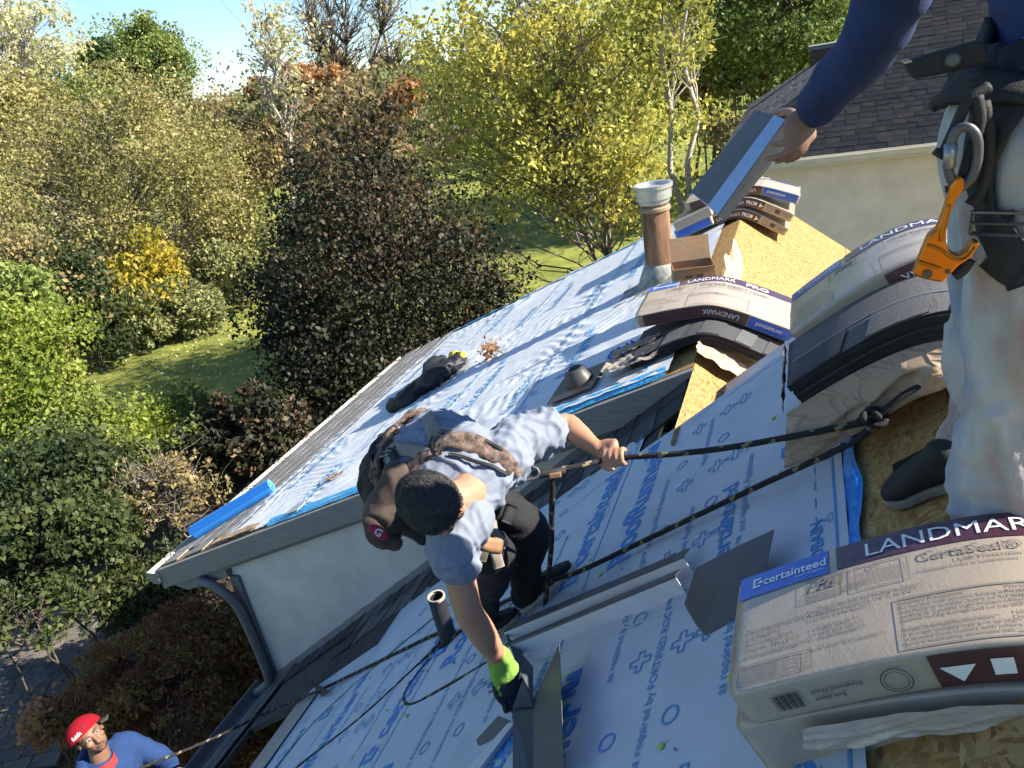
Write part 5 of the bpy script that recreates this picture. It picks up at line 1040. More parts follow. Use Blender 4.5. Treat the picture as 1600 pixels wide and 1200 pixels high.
rope('lifeline_rope', 'black rope looped on the near roof beside the vent pipe', [onB(694, 1008, .015), onB(668, 1035, .012), onB(640, 1072, .012), onB(632, 1092, .012), onB(645, 1101, .012), onB(700, 1072, .012), onB(755, 1040, .012), onB(800, 1010, .03)])
rope('lifeline_rope', 'black rope running from the vent pipe to the bottom edge of the photo', [onB(690, 1003, .03), onB(640, 1052, .012), onB(560, 1125, .012), onB(470, 1195, .012), onB(420, 1240, .012)])
rope('air_hose', 'thin green line trailing down the near roof', [onB(1042, 676, .02), onB(955, 745, .012), onB(850, 830, .012), onB(740, 915, .012), onB(600, 1030, .012), onB(500, 1120, .012), onB(430, 1200, .012)], r=.0055, m=(M_ROPEG, M_ROPEG), stripe=False)
# the knot at the ridge
b = MB(); P = []
for i in range(60):
    a = i / 60 * math.tau * 2; P.append(KN_ + Vector((.022 * math.cos(a) + .010 * math.cos(1.5 * a), .022 * math.sin(a * 1.5), .016 * math.sin(a) + .01)))
b.tube(P, .0085, 8); b.tube(spline([KN_, KN_ + Vector((.08, .02, .075)), KN_ + Vector((.17, .05, .10))], 8), .009, 8)
setp(b.build('rope_knot', [M_ROPEK, M_ROPET], org=KN_, smooth=True), 'black rope knot anchored beside the open shingle pile', 'knot')
# black plate as a slot by the standing man's shoe, its inner shade painted
s0 = onB(1425, 715, .004); ax_ = (onB(1495, 675, .004) - onB(1405, 722, .004)).normalized()
b = MB(); b.box(onB(1440, 712, .0035), .16, .055, .002, (ax_, NB.cross(ax_), NB)); b.build('ridge_vent_slot', mat('slot_shade', (.008, .007, .006), 1), house)
# ================================================================== people
from mathutils.bvhtree import BVHTree
M_SKIN = mat('brown_skin', (.40, .205, .125), .5, var=.07, vscale=14, bump=.12, bscale=220, bdist=.002)
M_SKIN2 = mat('dusty_brown_skin', (.26, .145, .105), .6, var=.12, vscale=20, bump=.2, bscale=160, bdist=.003)
M_HAIR = mat('black_hair', (.034, .032, .031), .5, bump=.8, bscale=170, bdist=.006)
M_TEE = mat('heather_grey_cotton', (.185, .21, .265), .85, var=.06, vscale=120, bump=.15, bscale=400)
M_BLKC = mat('black_work_cloth', (.012, .012, .014), .85, var=.2, vscale=12, bump=.3, bscale=90)
M_NAVY = mat('navy_knit', (.014, .030, .105), .85, var=.12, vscale=10, bump=.25, bscale=200)
M_JEAN = mat('stained_pale_denim', (.25, .27, .32), .9, bump=.2, bscale=240)
M_CAMO = mat('brown_camouflage_webbing', (.035, .024, .020), .85, vscale=42, col2=(.20, .135, .105), detail=2, bump=.3, bscale=120)
M_TANW = mat('tan_grey_webbing', (.23, .195, .16), .75, var=.1, vscale=60)
M_BLKW = mat('black_webbing', (.016, .016, .018), .7, var=.15, vscale=40, bump=.2, bscale=300)
M_BUCK = mat('dark_buckle_steel', (.12, .12, .12), .35, metal=.8)
M_STEEL = mat('worn_steel', (.10, .10, .105), .5, metal=.5, var=.15, vscale=30)
M_SOLE = mat('dusty_rubber', (.22, .21, .19), .9, var=.25, vscale=30)
M_SHOEK = mat('black_shoe_fabric', (.018, .018, .019), .8, var=.25, vscale=30)
def stains(m, cols, scale):
    n = m.node_tree.nodes; l = m.node_tree.links; b = n['Principled BSDF']; tc = n.new('ShaderNodeTexCoord'); t = n.new('ShaderNodeTexNoise'); t.inputs['Scale'].default_value = scale; t.inputs['Detail'].default_value = 6
    mp = n.new('ShaderNodeMapping'); mp.inputs['Scale'].default_value = (1, 1, .55); l.new(tc.outputs['Object'], mp.inputs[0]); l.new(mp.outputs[0], t.inputs['Vector']); r = n.new('ShaderNodeValToRGB'); e = r.color_ramp.elements
    while len(e) < len(cols): e.new(.5)
    for q, (p, c) in zip(e, cols): q.position = p; q.color = (*c, 1)
    l.new(t.outputs[0], r.inputs[0]); l.new(r.outputs[0], b.inputs['Base Color'])
stains(M_JEAN, [(.30, (.17, .21, .31)), (.42, (.31, .33, .38)), (.50, (.42, .41, .40)), (.58, (.36, .335, .325)), (.66, (.31, .22, .19)), (.74, (.43, .41, .395))], 5.5)
def skin_up(mb, vox, sm, m, parent, name='body', disp=None): return link(name, fuse(mb, vox, sm, disp), m, parent, smooth=True)
def bvh(o, base=None):
    me = o.data; g = ORG[o]; return BVHTree.FromPolygons([v.co + g for v in me.vertices], [tuple(p.vertices) for p in me.polygons])
def hit(tree_, px, py, back=0):
    loc, n, i, d = tree_.ray_cast(Vector((0, 0, 0)), ray(px, py)); return (loc, n) if loc else None
def strap(tree_, P, width, m, parent, name='strap', off=.005, th=.004, px=True, step=.012):
    """webbing laid on a surface: P are pixels seen from the eye (or world points), snapped on to the cloth"""
    pts = []
    for q in P:
        if px:
            h = hit(tree_, *q)
            if h: pts.append(h[0])
        else: pts.append(Vector(q))
    if len(pts) < 2: return None
    S = resample(spline(pts, 12), step); ring_ = []
    for p in S:
        loc, n, i, d = tree_.find_nearest(p); ring_.append((loc + n * off, n))
    b = MB(); k = len(ring_)
    for _ in range(2): ring_ = [ring_[0]] + [((ring_[i - 1][0] + ring_[i][0] * 2 + ring_[i + 1][0]) / 4, (ring_[i - 1][1] + ring_[i][1] * 2 + ring_[i + 1][1]).normalized()) for i in range(1, k - 1)] + [ring_[-1]]
    for i, (p, n) in enumerate(ring_):
        t = (ring_[min(k - 1, i + 1)][0] - ring_[max(0, i - 1)][0]).normalized(); s_ = t.cross(n).normalized(); w_ = width(i / (k - 1)) if callable(width) else width
        for (a, e) in ((-.5, 0), (-.5, th), (-.2, th * 1.2), (.2, th * 1.2), (.5, th), (.5, 0)): b.v.append(p + s_ * a * w_ + n * e)
    for i in range(k - 1):
        for j in range(6): b.f.append((i * 6 + j, i * 6 + (j + 1) % 6, (i + 1) * 6 + (j + 1) % 6, (i + 1) * 6 + j)); b.mi.append(0)
    b.f.append(tuple(range(6))); b.f.append(tuple((k - 1) * 6 + j for j in range(5, -1, -1))); b.mi += [0, 0]
    return b.build(name, m, parent, smooth=True)
def buckle(p, n, t, w_, h, m, parent, name='buckle'):
    s_ = t.cross(n).normalized(); b = MB(); q = [p + s_ * a * w_ / 2 + t * e * h / 2 + n * .008 for a, e in ((-1, -1), (1, -1), (1, 1), (-1, 1), (-1, -1))]
    b.tube(q, .004, 6); b.tube([p - s_ * w_ / 2 + n * .008, p + s_ * w_ / 2 + n * .008], .003, 6); return b.build(name, m, parent)
def head_shapes(b, c, up, f, s=1.0):
    up = up.normalized(); f = (f - up * f.dot(up)).normalized(); r = f.cross(up)
    ball(b, c + up * .018 * s - f * .012 * s, .076 * s, .095 * s, .090 * s, (r, f, up), 24)
    ball(b, c - up * .045 * s + f * .025 * s, .060 * s, .066 * s, .062 * s, (r, f, up), 20)
    ball(b, c - up * .088 * s + f * .052 * s, .030 * s, .030 * s, .022 * s, (r, f, up), 14)
    loft(b, [c + up * .015 * s + f * .080 * s, c - up * .012 * s + f * .093 * s, c - up * .030 * s + f * .101 * s], [.010 * s, .013 * s, .0165 * s], sub=2, n=10)
    for sg in (-1, 1):
        ball(b, c + up * .030 * s + f * .076 * s + r * sg * .032 * s, .026 * s, .014 * s, .009 * s, (r, f, up), 10)
        ball(b, c - up * .018 * s + f * .064 * s + r * sg * .042 * s, .022 * s, .020 * s, .020 * s, (r, f, up), 10)
        ball(b, c - up * .005 * s + r * sg * .079 * s - f * .005 * s, .010 * s, .018 * s, .030 * s, (r, f, up), 12)
    ball(b, c - up * .060 * s + f * .083 * s, .026 * s, .012 * s, .007 * s, (r, f, up), 10); ball(b, c - up * .070 * s + f * .080 * s, .022 * s, .012 * s, .008 * s, (r, f, up), 10)
    return up, f, r
def face_bits(root, c, up, f, r, s=1.0, brow=True):
    for sg in (-1, 1):
        e = c + up * .012 * s + f * .0755 * s + r * sg * .031 * s; b = MB(); ball(b, e, .0135 * s, .008 * s, .0065 * s, (r, f, up), 12); o = b.build('eye', mat('eye_white', (.55, .52, .48), .25), root, smooth=True)
        b = MB(); ball(b, e + f * .0055 * s, .006 * s, .004 * s, .006 * s, (r, f, up), 10); b.build('iris', mat('dark_iris', (.02, .012, .008), .2), o, smooth=True)
        b = MB(); b.tube(spline([e + up * .017 * s - r * sg * .020 * s + f * .011 * s, e + up * .023 * s + f * .010 * s, e + up * .016 * s + r * sg * .022 * s - f * .006 * s], 4), [.0035 * s] * 9, 6); b.build('eyebrow', M_HAIR, root)
    b = MB(); b.tube(spline([c - up * .064 * s + f * .086 * s - r * .024 * s, c - up * .063 * s + f * .0965 * s, c - up * .064 * s + f * .086 * s + r * .024 * s], 5), .0028 * s, 6); b.build('mouth', mat('lip_line', (.12, .045, .04), .5), root)
def hair_cap(root, c, up, f, r, s=1.0, strands=7000, m=None, curl=.006, front=.25, seed=4, extra=1.07):
    b = MB(); cc = c + up * .018 * s - f * .012 * s; ball(b, cc, .079 * s * extra, .098 * s * extra, .094 * s * extra, (r, f, up), 56)
    keep = []; nv = []
    for fc in b.f:
        m_ = sum((b.v[i] for i in fc), Vector()) / len(fc) - cc; lim = -.035 * s if m_.dot(f) < .02 * s else -.035 * s + (m_.dot(f) - .02 * s) * 2.0
        if m_.dot(up) > lim: keep.append(fc)
    used = sorted({i for q in keep for i in q}); mp = {o: i for i, o in enumerate(used)}; V = []
    for i in used:
        v = b.v[i]; d = (v - cc).normalized(); V.append(v + d * curl * (1.2 * nz(v, 55, seed) + .8 * nz(v, 120, seed)))
    q = MB(); q.add(V, [tuple(mp[i] for i in fc) for fc in keep]); rr = np.random.default_rng(seed)
    if strands:
        F = [fc for fc in q.f]
        for k in rr.integers(0, len(F), strands):
            fc = F[k]; p = V[fc[0]].lerp(V[fc[1]], rr.random()).lerp(V[fc[2 % len(fc)]], rr.random() * .5); d = (p - cc).normalized(); t = Vector(rr.normal(size=3)); t = (t - d * t.dot(d)).normalized(); sd = d.cross(t) * .0011
            a = p + d * .005 + t * .005; e = p + d * .0075 + t * .012; q.add([p - sd, p + sd, a + sd * .8, e, a - sd * .8], [(0, 1, 2, 4), (4, 2, 3)])
    return q.build('hair', m or M_HAIR, root)
def shoe(root, heel, toe, up, w_=.048, sole_m=None, m=None, ankle=None):
    d = (toe - heel); L = d.length; d.normalize(); s_ = d.cross(up).normalized(); b = MB(); o = heel + up * .02
    loft(b, [o + d * L * .10 + up * .035, o + d * L * .30 + up * .038, o + d * L * .52 + up * .030, o + d * L * .75 + up * .020, o + d * L * .90 + up * .014], [(.036, .046), (.040, .046), (.043, .036), (w_, .027), (.036, .018)], side=s_); loft(b, [o + d * L * .18 + up * .03, o + d * L * .15 + up * .062], [.038, .038])
    sh = link('shoe', fuse(b, .008, 4), m or M_SHOEK, root, smooth=True)
    out = [(-.0, .02), (.03, .034), (.25, .038), (.5, .036), (.72, .049), (.88, .042), (.97, .025), (1.0, .0)]
    poly = [heel + d * (L * a) + s_ * e for a, e in out] + [heel + d * (L * a) - s_ * e for a, e in reversed(out[:-1])]
    b = MB(); b.prism([p - up * .0 for p in poly], up * .024); b.build('sole', sole_m or M_SOLE, sh, bevel=.006); return sh
def finger(b, P, r0=.0098, r1=.0078): n = len(P); loft(b, P, [r0 + (r1 - r0) * i / (n - 1) for i in range(n)], n=10, sub=3)

# ------------------------------------------------------------------ 1. man bending over the near roof
man = thing('person', onB(835, 950, 0), 'person in grey T-shirt, black trousers and camouflage harness bending over the near roof', 'person')
HC = atT(674, 787, 2.20); SHL = Vector((-.925, 2.02, -1.165)); SHR = Vector((-1.00, 1.60, -1.275)); SHC = (SHL + SHR) / 2
PEL = Vector((-1.40, 2.02, -1.28)); ELL = atT(884, 664, 2.66); WRL = atT(934, 702, 2.55); ELR = Vector((-1.0, 1.60, -1.56)); WRR = atT(783, 1036, 2.62)
ELR = atT(732, 955, 2.40); side = (SHL - SHR).normalized(); vw = HC.normalized(); f0 = (CR * .8 - CU * .6); crown = (-vw + f0 * .30).normalized(); fdir = f0
b = MB(); up_, f_, r_v = head_shapes(b, HC, crown, fdir); loft(b, [SHC + Vector((-.03, -.02, .02)), SHC.lerp(HC, .55) + ZV * -.01, HC - up_ * .05 - f_ * .02], [.066, .060, .056])
loft(b, [PEL, Vector((-1.21, 1.95, -1.19)), Vector((-1.07, 1.85, -1.20)), SHC], [(.12, .08), (.13, .08), (.14, .08), (.11, .05)], side=side)
loft(b, [SHL, SHL.lerp(ELL, .5), ELL, ELL.lerp(WRL, .35), WRL], [(.045, .045), .046, .043, .043, (.031, .026)]); loft(b, [SHR, SHR.lerp(ELR, .5), ELR, ELR.lerp(WRR, .35), WRR], [.046, .048, .045, .046, (.032, .027)])
# left hand closed round the rope
rd = (KN_ - HAND_L).normalized(); cdir = (-HAND_L).normalized(); cdir = (cdir - rd * cdir.dot(rd)).normalized(); ud = cdir.cross(rd); ud = ud if ud.z > 0 else -ud
KNU = HAND_L + ud * .026 - cdir * .004; loft(b, [WRL, WRL.lerp(KNU, .45) - cdir * .004, KNU - rd * .012], [(.030, .024), (.040, .022), (.044, .019)], side=rd)
for k, o in enumerate((-.030, -.009, .012, .032)):
    H = HAND_L + rd * o; ln = (1, 1.06, 1.0, .85)[k]; finger(b, [H + ud * .022 - cdir * .006, H + ud * .027 + cdir * .014 * ln, H + ud * .006 + cdir * .029 * ln, H - ud * .017 + cdir * .022, H - ud * .022 + cdir * .004])
finger(b, [WRL.lerp(KNU, .5) + cdir * .012, HAND_L - rd * .050 - ud * .004 + cdir * .016, HAND_L - rd * .030 - ud * .026 + cdir * .026, HAND_L - rd * .004 - ud * .033 + cdir * .026], .0125, .0095)
skin_up(b, .0052, 3, M_SKIN, man, 'body'); face_bits(man, HC, up_, f_, r_v); hair_cap(man, HC, up_, f_, r_v, 1.0, strands=11000, curl=.004, seed=6, extra=1.04)
tip = HAND_L - rd * .002 - ud * .034 + cdir * .034; b = MB(); ball(b, tip, .0055, .004, .0075, (ud, cdir, rd), 10); b.build('thumb_nail', mat('finger_nail', (.55, .36, .30), .35), man, smooth=True)
# T-shirt
b = MB(); loft(b, [PEL + Vector((.05, -.01, .0)), Vector((-1.24, 1.96, -1.17)), Vector((-1.09, 1.86, -1.18)), SHC + Vector((-.02, 0, .005))], [(.150, .112), (.155, .110), (.178, .118), (.155, .088)], side=side)
e1 = SHL.lerp(ELL, .60); e2 = SHR.lerp(ELR, .26); loft(b, [SHC.lerp(SHL, .6), SHL, e1], [.095, .083, .079]); loft(b, [SHC.lerp(SHR, .6), SHR, e2], [.09, .076, .073])
def teefold(p, n): # pulls run across the back towards the shoulders
    q = (p - SHC); a_ = abs(noise.noise(Vector((q.x * 5 + q.y * 7, q.y * 20, q.z * 15)))); c_9 = abs(noise.noise(Vector((q.x * 24, q.y * 11, q.z * 14)))); return (.016 * max(0, 1 - a_ * 3.2) + .008 * max(0, 1 - c_9 * 3)) * (.5 + abs(noise.noise(q * 4))) - .004
tee = skin_up(b, .0075, 2, M_TEE, man, 't_shirt', teefold); TT = bvh(tee)
# trousers and shoes
hlL, toeL = onB(818, 958, .012), onB(904, 884, .012); ankL = hlL.lerp(toeL, .25) + NB * .10; hlR = onB(752, 1008, .012); toeR = onB(818, 960, .012); ankR = hlR.lerp(toeR, .25) + NB * .10
HPL, HPR = PEL + Vector((.03, .10, -.03)), PEL + Vector((.02, -.10, -.05)); KNL, KNR = atT(826, 828, 2.96), atT(772, 868, 2.80)
b = MB(); loft(b, [PEL + Vector((.10, -.02, .02)), PEL, PEL + Vector((-.06, 0, -.04))], [(.155, .125), (.165, .135), (.15, .11)], side=side)
loft(b, [HPL, HPL.lerp(KNL, .5), KNL, KNL.lerp(ankL, .5), ankL - NB * .03], [.112, .100, .078, .068, .058]); loft(b, [HPR, HPR.lerp(KNR, .5), KNR, KNR.lerp(ankR, .5), ankR - NB * .03], [.112, .100, .078, .070, .060])
pants = skin_up(b, .012, 3, M_BLKC, man, 'trousers', folds(.011, 9, (1, 1, 1.3), 5)); TP = bvh(pants)
shoe(man, hlL, toeL, NB, sole_m=mat('pale_rubber_sole', (.42, .40, .37), .85, var=.15, vscale=20)); shoe(man, hlR, toeR, NB)
b = MB()
for q in range(5): a = hlL.lerp(toeL, .40 + q * .07); d = (toeL - hlL).normalized(); s_ = d.cross(NB); b.tube([a + NB * (.078 - q * .006) + s_ * .024, a + NB * (.082 - q * .006), a + NB * (.078 - q * .006) - s_ * .024], .003, 5)
b.build('shoe_laces', mat('grey_lace', (.12, .12, .12), .8), man)
# harness
strap(TT, [(683, 697), (705, 689), (735, 694), (765, 707), (792, 724), (806, 742)], lambda t: .045 + .028 * math.sin(math.pi * min(1, t * 1.1)), M_CAMO, man, 'shoulder_pad', .004, .006)
strap(TT, [(690, 700), (668, 706), (650, 722), (636, 748), (634, 775)], .055, M_CAMO, man, 'shoulder_pad', .004, .006)
strap(TT, [(686, 692), (676, 672), (668, 650), (664, 634)], .048, M_TANW, man, 'webbing_strap'); strap(TT, [(672, 712), (650, 706), (622, 702), (604, 705)], .046, M_TANW, man, 'webbing_strap')
bt = []
for k in range(25):
    a = k / 24 * math.tau; ax1 = (SHC - PEL).normalized(); s1 = (side - ax1 * side.dot(ax1)).normalized(); s2 = ax1.cross(s1); bt.append(PEL + ax1 * .06 + s1 * math.cos(a) * .22 + s2 * math.sin(a) * .2)
strap(TT, bt, .085, M_CAMO, man, 'waist_belt', .008, .014, px=False)
h = hit(TT, 685, 694)
if h: buckle(h[0] + h[1] * .012, h[1], (SHC - PEL).normalized(), .05, .06, M_BUCK, man, 'back_ring'); buckle(h[0] + h[1] * .006 + side * .05, h[1], side, .045, .03, mat('tan_buckle', (.28, .22, .15), .5), man)
h = hit(TT, 612, 704)
if h: buckle(h[0] + h[1] * .008, h[1], side, .05, .045, M_BUCK, man)
strap(TP, [(748, 812), (760, 838), (772, 862), (780, 885)], .04, M_TANW, man, 'leg_strap', .008); strap(TP, [(800, 742), (803, 765), (800, 790), (790, 815)], .042, M_BLKW, man, 'leg_strap', .006)
for P_, w_, m_ in (([(700, 712), (728, 716), (760, 728), (792, 744)], .012, M_BLKW), ([(690, 682), (730, 684), (770, 698), (800, 722)], .012, M_BLKW)): strap(TT, P_, w_, m_, man, 'pad_binding', .010, .003)
for P_, w_, m_ in (([(742, 800), (752, 825), (757, 850), (752, 872)], .034, mat('olive_webbing', (.09, .085, .06), .8)), ([(760, 770), (762, 800), (768, 830), (785, 852)], .03, M_TANW), ([(742, 838), (760, 850), (780, 852)], .05, mat('tan_leather', (.25, .14, .07), .65, var=.2, vscale=14))): strap(TP, P_, w_, m_, man, 'leg_strap', .012, .006)
# glove on the right hand
gl_c = atT(783, 1036, 2.62); kn_ = atT(797, 1072, 2.70); b = MB(); hx_ = (atT(815, 1062, 2.66) - atT(770, 1085, 2.66)).normalized(); dn_ = (kn_ - gl_c).normalized()
loft(b, [gl_c + dn_ * .0, gl_c + dn_ * .055, kn_ + dn_ * .01], [(.041, .034), (.050, .030), (.052, .026)], side=hx_)
for k in range(4):
    s_ = kn_ + hx_ * (.036 - .024 * k); ln = (.055, .066, .062, .048)[k]; bend = NB * -.02 - hx_ * .012
    finger(b, [s_, s_ + dn_ * ln * .55 + NB * .008, s_ + dn_ * ln * .95 + bend * .5, s_ + dn_ * ln * 1.1 + bend * 1.6], .0135, .0115)
finger(b, [gl_c + dn_ * .045 - hx_ * .035, kn_ - hx_ * .048 + dn_ * -.005, kn_ - hx_ * .046 + dn_ * .035, kn_ - hx_ * .034 + dn_ * .066], .015, .012)
glv = skin_up(b, .0055, 2, mat('navy_rubber_palm', (.012, .016, .030), .6, var=.2, vscale=20, bump=.4, bscale=120), man, 'glove')
b = MB(); loft(b, [gl_c - dn_ * .028, gl_c + dn_ * .012, gl_c + dn_ * .045], [(.043, .037), (.0445, .038), (.0525, .034)], side=hx_); loft(b, [gl_c + dn_ * .04 - hx_ * .026, kn_ - hx_ * .036 + dn_ * .0], [.024, .017]); link('glove_cuff', fuse(b, .006, 2, folds(.002, 40)), mat('lime_glove_knit', (.20, .40, .06), .85, bump=.5, bscale=260), glv, smooth=True)
# carabiner and rope grab at his hip
b = MB(); cc = [atT(x, y, 2.44) for x, y in ((806, 742), (812, 732), (826, 729), (838, 732), (842, 740), (836, 747), (820, 750), (808, 747), (806, 742))]; b.tube(spline(cc, 5), .0055, 8); setp(b.build('carabiner', M_STEEL, org=cc[0], smooth=True), 'steel carabiner linking the bending man’s harness to his rope grab', 'carabiner')
g0, g1 = atT(832, 742, 2.45), atT(884, 735, 2.46); root = thing('rope_grab', g0, 'black and tan rope grab on the bending man’s rope', 'rope grab'); b = MB(); b.tube([g0, g0.lerp(g1, .3), g0.lerp(g1, .7), g1], [.012, .015, .014, .010], 10); b.build('grab_body', M_BLKW, root, smooth=True)
b = MB(); b.bar(g0.lerp(g1, .45) - ZV * .006, g0.lerp(g1, .85) - ZV * .006, .032, .024); b.build('grab_shoe', mat('tan_leather', (.34, .19, .09)), root, bevel=.006)
# pouch hanging from the back of the belt
pc = atT(604, 812, 2.48); root = thing('pouch', pc - ZV * .2, 'dark brown camouflage pouch with a red emblem hanging from the bending man’s harness', 'pouch'); d1 = atT(620, 742, 2.42); d2 = atT(598, 800, 2.47); d3 = atT(606, 835, 2.55)
b = MB(); loft(b, [d1, d2, d3], [(.045, .04), (.06, .045), (.045, .04)], side=CR); link('pouch_body', fuse(b, .009, 2, folds(.010, 12, seed=8)), mat('dark_camouflage', (.035, .024, .020), .8, vscale=22, col2=(.10, .07, .055)), root, smooth=True)
b = MB(); loft(b, [atT(582, 812, 2.46), atT(592, 838, 2.48), atT(618, 850, 2.50)], [(.030, .022), (.038, .026), (.024, .02)], side=CR); link('pouch_flap', fuse(b, .008, 2, folds(.006, 14, seed=2)), mat('brown_cap_cloth', (.07, .045, .038), .8, var=.3, vscale=16), root, smooth=True)
b = MB(); ec = atT(592, 832, 2.405); ex, ey = (CR * .8 - CU * .55).normalized(), (CR * .55 + CU * .8).normalized(); ball(b, ec, .036, .020, .006, (ex, ey, -ray(592, 832)), 20); em = b.build('emblem', mat('red_emblem', (.20, .01, .035), .7), root, smooth=True)
b = MB(); put_text(b, 'G', .034, lambda u, v: ec + ex * (u - .014) + ey * (v - .012) - ray(592, 832) * .0075, 0, 0, .02); b.build('emblem_letter', mat('pale_thread', (.6, .55, .55), .7), em)
strap(TT, [(625, 742), (620, 720), (612, 704)], .03, M_BLKW, man, 'webbing_strap', .012)

# ------------------------------------------------------------------ 2. man standing at the right edge
st = thing('person', (.30, 1.62, Bz(.30)), 'person in navy sweater and stained pale jeans standing at the right, holding out grey flashing', 'person')
PW = atY(1266, 178, 2.24); PE = atY(1362, 62, 2.06); PS = Vector((.27, 1.84, .25)); PEV = Vector((.43, 1.60, -.17)); NECK = Vector((.30, 1.66, .36)); SL2 = Vector((.36, 1.46, .27))
b = MB(); HC2 = Vector((.22, 1.66, .54)); u2, f2, r2 = head_shapes(b, HC2, Vector((-.25, 0, 1)), Vector((-1, .15, -.4))); loft(b, [NECK - ZV * .05, HC2 - ZV * .06], [.062, .057])
loft(b, [PEV, Vector((.40, 1.62, .05)), NECK - ZV * .10], [(.15, .10), (.16, .11), (.16, .10)], side=YV); loft(b, [PS, PS.lerp(PE, .5), PE, PE.lerp(PW, .5), PW], [.055, .05, .043, .04, (.031, .026)])
EL2 = Vector((.50, 1.33, .02)); WL2 = Vector((.42, 1.25, -.18)); loft(b, [SL2, EL2, WL2], [.052, .043, .032]); 
# left hand, relaxed
for k in range(4): finger(b, [WL2 + Vector((-.01, .02 - .018 * k, -.07)), WL2 + Vector((-.03, .02 - .018 * k, -.12)), WL2 + Vector((-.015, .02 - .018 * k, -.155))])
loft(b, [WL2, WL2 + Vector((-.01, -.005, -.075))], [(.03, .022), (.042, .018)], side=YV); finger(b, [WL2 + Vector((-.01, .03, -.03)), WL2 + Vector((-.04, .05, -.07)), WL2 + Vector((-.05, .045, -.10))])
# right hand pinching the flashing: back of hand, fingers along the near face, thumb behind it
q = lambda x, y, yy: atY(1050 + x / 4, y / 4, yy)
loft(b, [PW, q(800, 790, 2.22), q(800, 870, 2.215)], [(.032, .027), (.045, .024), (.044, .020)], side=CR)
finger(b, [q(790, 850, 2.205), q(740, 885, 2.195), q(690, 895, 2.20), q(632, 900, 2.215)], .0115, .0085); finger(b, [q(805, 880, 2.20), q(745, 935, 2.19), q(680, 975, 2.195), q(595, 995, 2.21)], .0115, .0085); finger(b, [q(830, 880, 2.205), q(790, 950, 2.20), q(720, 990, 2.205), q(650, 1010, 2.225)], .011, .008); finger(b, [q(850, 860, 2.21), q(830, 930, 2.21), q(780, 985, 2.215), q(715, 1010, 2.235)], .010, .0075)
finger(b, [q(770, 730, 2.25), q(745, 700, 2.31), q(690, 700, 2.36), q(640, 720, 2.38)], .013, .0095)
loft(b, [PEV + Vector((0, .07, -.06)), atY(1568, 470, 1.76), atY(1510, 722, 1.75)], [.07, .05, .038]); loft(b, [PEV + Vector((0, -.07, -.06)), atY(1618, 500, 1.46), atY(1565, 800, 1.45)], [.07, .05, .038])
skin_up(b, .0058, 3, M_SKIN2, st, 'body'); face_bits(st, HC2, u2, f2, r2); hair_cap(st, HC2, u2, f2, r2, 1.02, strands=1500, seed=9)
b = MB(); loft(b, [PS + Vector((.06, -.06, -.02)), PS, PS.lerp(PE, .5), PE, PE.lerp(PW, .5), PE.lerp(PW, .86)], [.10, .088, .080, .070, .060, .052]); loft(b, [PEV + Vector((0, 0, .07)), Vector((.41, 1.62, .08)), Vector((.36, 1.64, .22)), NECK - ZV * .06], [(.185, .125), (.19, .135), (.20, .13), (.15, .09)], side=YV)
loft(b, [NECK - ZV * .1, SL2, EL2, EL2.lerp(WL2, .85)], [.10, .085, .068, .05]); sw = skin_up(b, .011, 3, M_NAVY, st, 'sweater', folds(.009, 9, (1, 1, 1), 11))
b = MB(); loft(b, [PE.lerp(PW, .80), PE.lerp(PW, .92)], [.051, .047]); link('cuff', fuse(b, .007, 2), M_NAVY, sw, smooth=True)
# jeans
A1 = [atY(1580, 190, 1.70), atY(1578, 330, 1.72), atY(1568, 470, 1.76), atY(1558, 600, 1.78), atY(1528, 690, 1.77), atY(1506, 728, 1.75)]; A2 = [atY(1620, 200, 1.50), atY(1625, 340, 1.47), atY(1618, 500, 1.46), atY(1595, 660, 1.46), atY(1572, 770, 1.46), atY(1560, 815, 1.45)]
b = MB(); loft(b, [PEV + Vector((0, 0, .07)), PEV, PEV - ZV * .08], [(.175, .12), (.185, .135), (.17, .12)], side=YV); loft(b, [PEV + Vector((-.01, .08, -.05))] + A1, [.12, .112, .100, .094, .088, .078, .062]); loft(b, [PEV + Vector((.0, -.08, -.05))] + A2, [.13, .125, .115, .105, .092, .084, .074])
def jf(p, n): z = p.z + .1; k = .018 * max(-.2, 1 - 3.0 * abs(noise.noise(Vector((p.x * 11 + p.z * 2, p.y * 11, p.z * 3.2))))) + .009 * max(-.2, 1 - 3.0 * abs(noise.noise(Vector((p.x * 7, p.y * 7, p.z * 15 - p.x * 9))))) * max(0, min(1, (-.55 - p.z) * 4)) + .004 * noise.noise(p * 18) - .003; return k * (1.15 if p.z < -.7 else .8)
jeans = skin_up(b, .009, 2, M_JEAN, st, 'jeans', jf); TJ = bvh(jeans)
for stn, c_3, sc_ in (((1560, 560), (.30, .14, .11), .05), ((1585, 460), (.34, .17, .13), .06), ((1575, 640), (.30, .33, .42), .07), ((1520, 560), (.33, .37, .46), .05)): pass
ht, tt_ = onB(1530, 742, .012), onB(1388, 786, .012); shoe(st, ht, tt_, NB, .052); shoe(st, Vector((.46, 1.44, Bz(.35) - .06)), Vector((.24, 1.38, Bz(.24) + .012)), NB, .052)
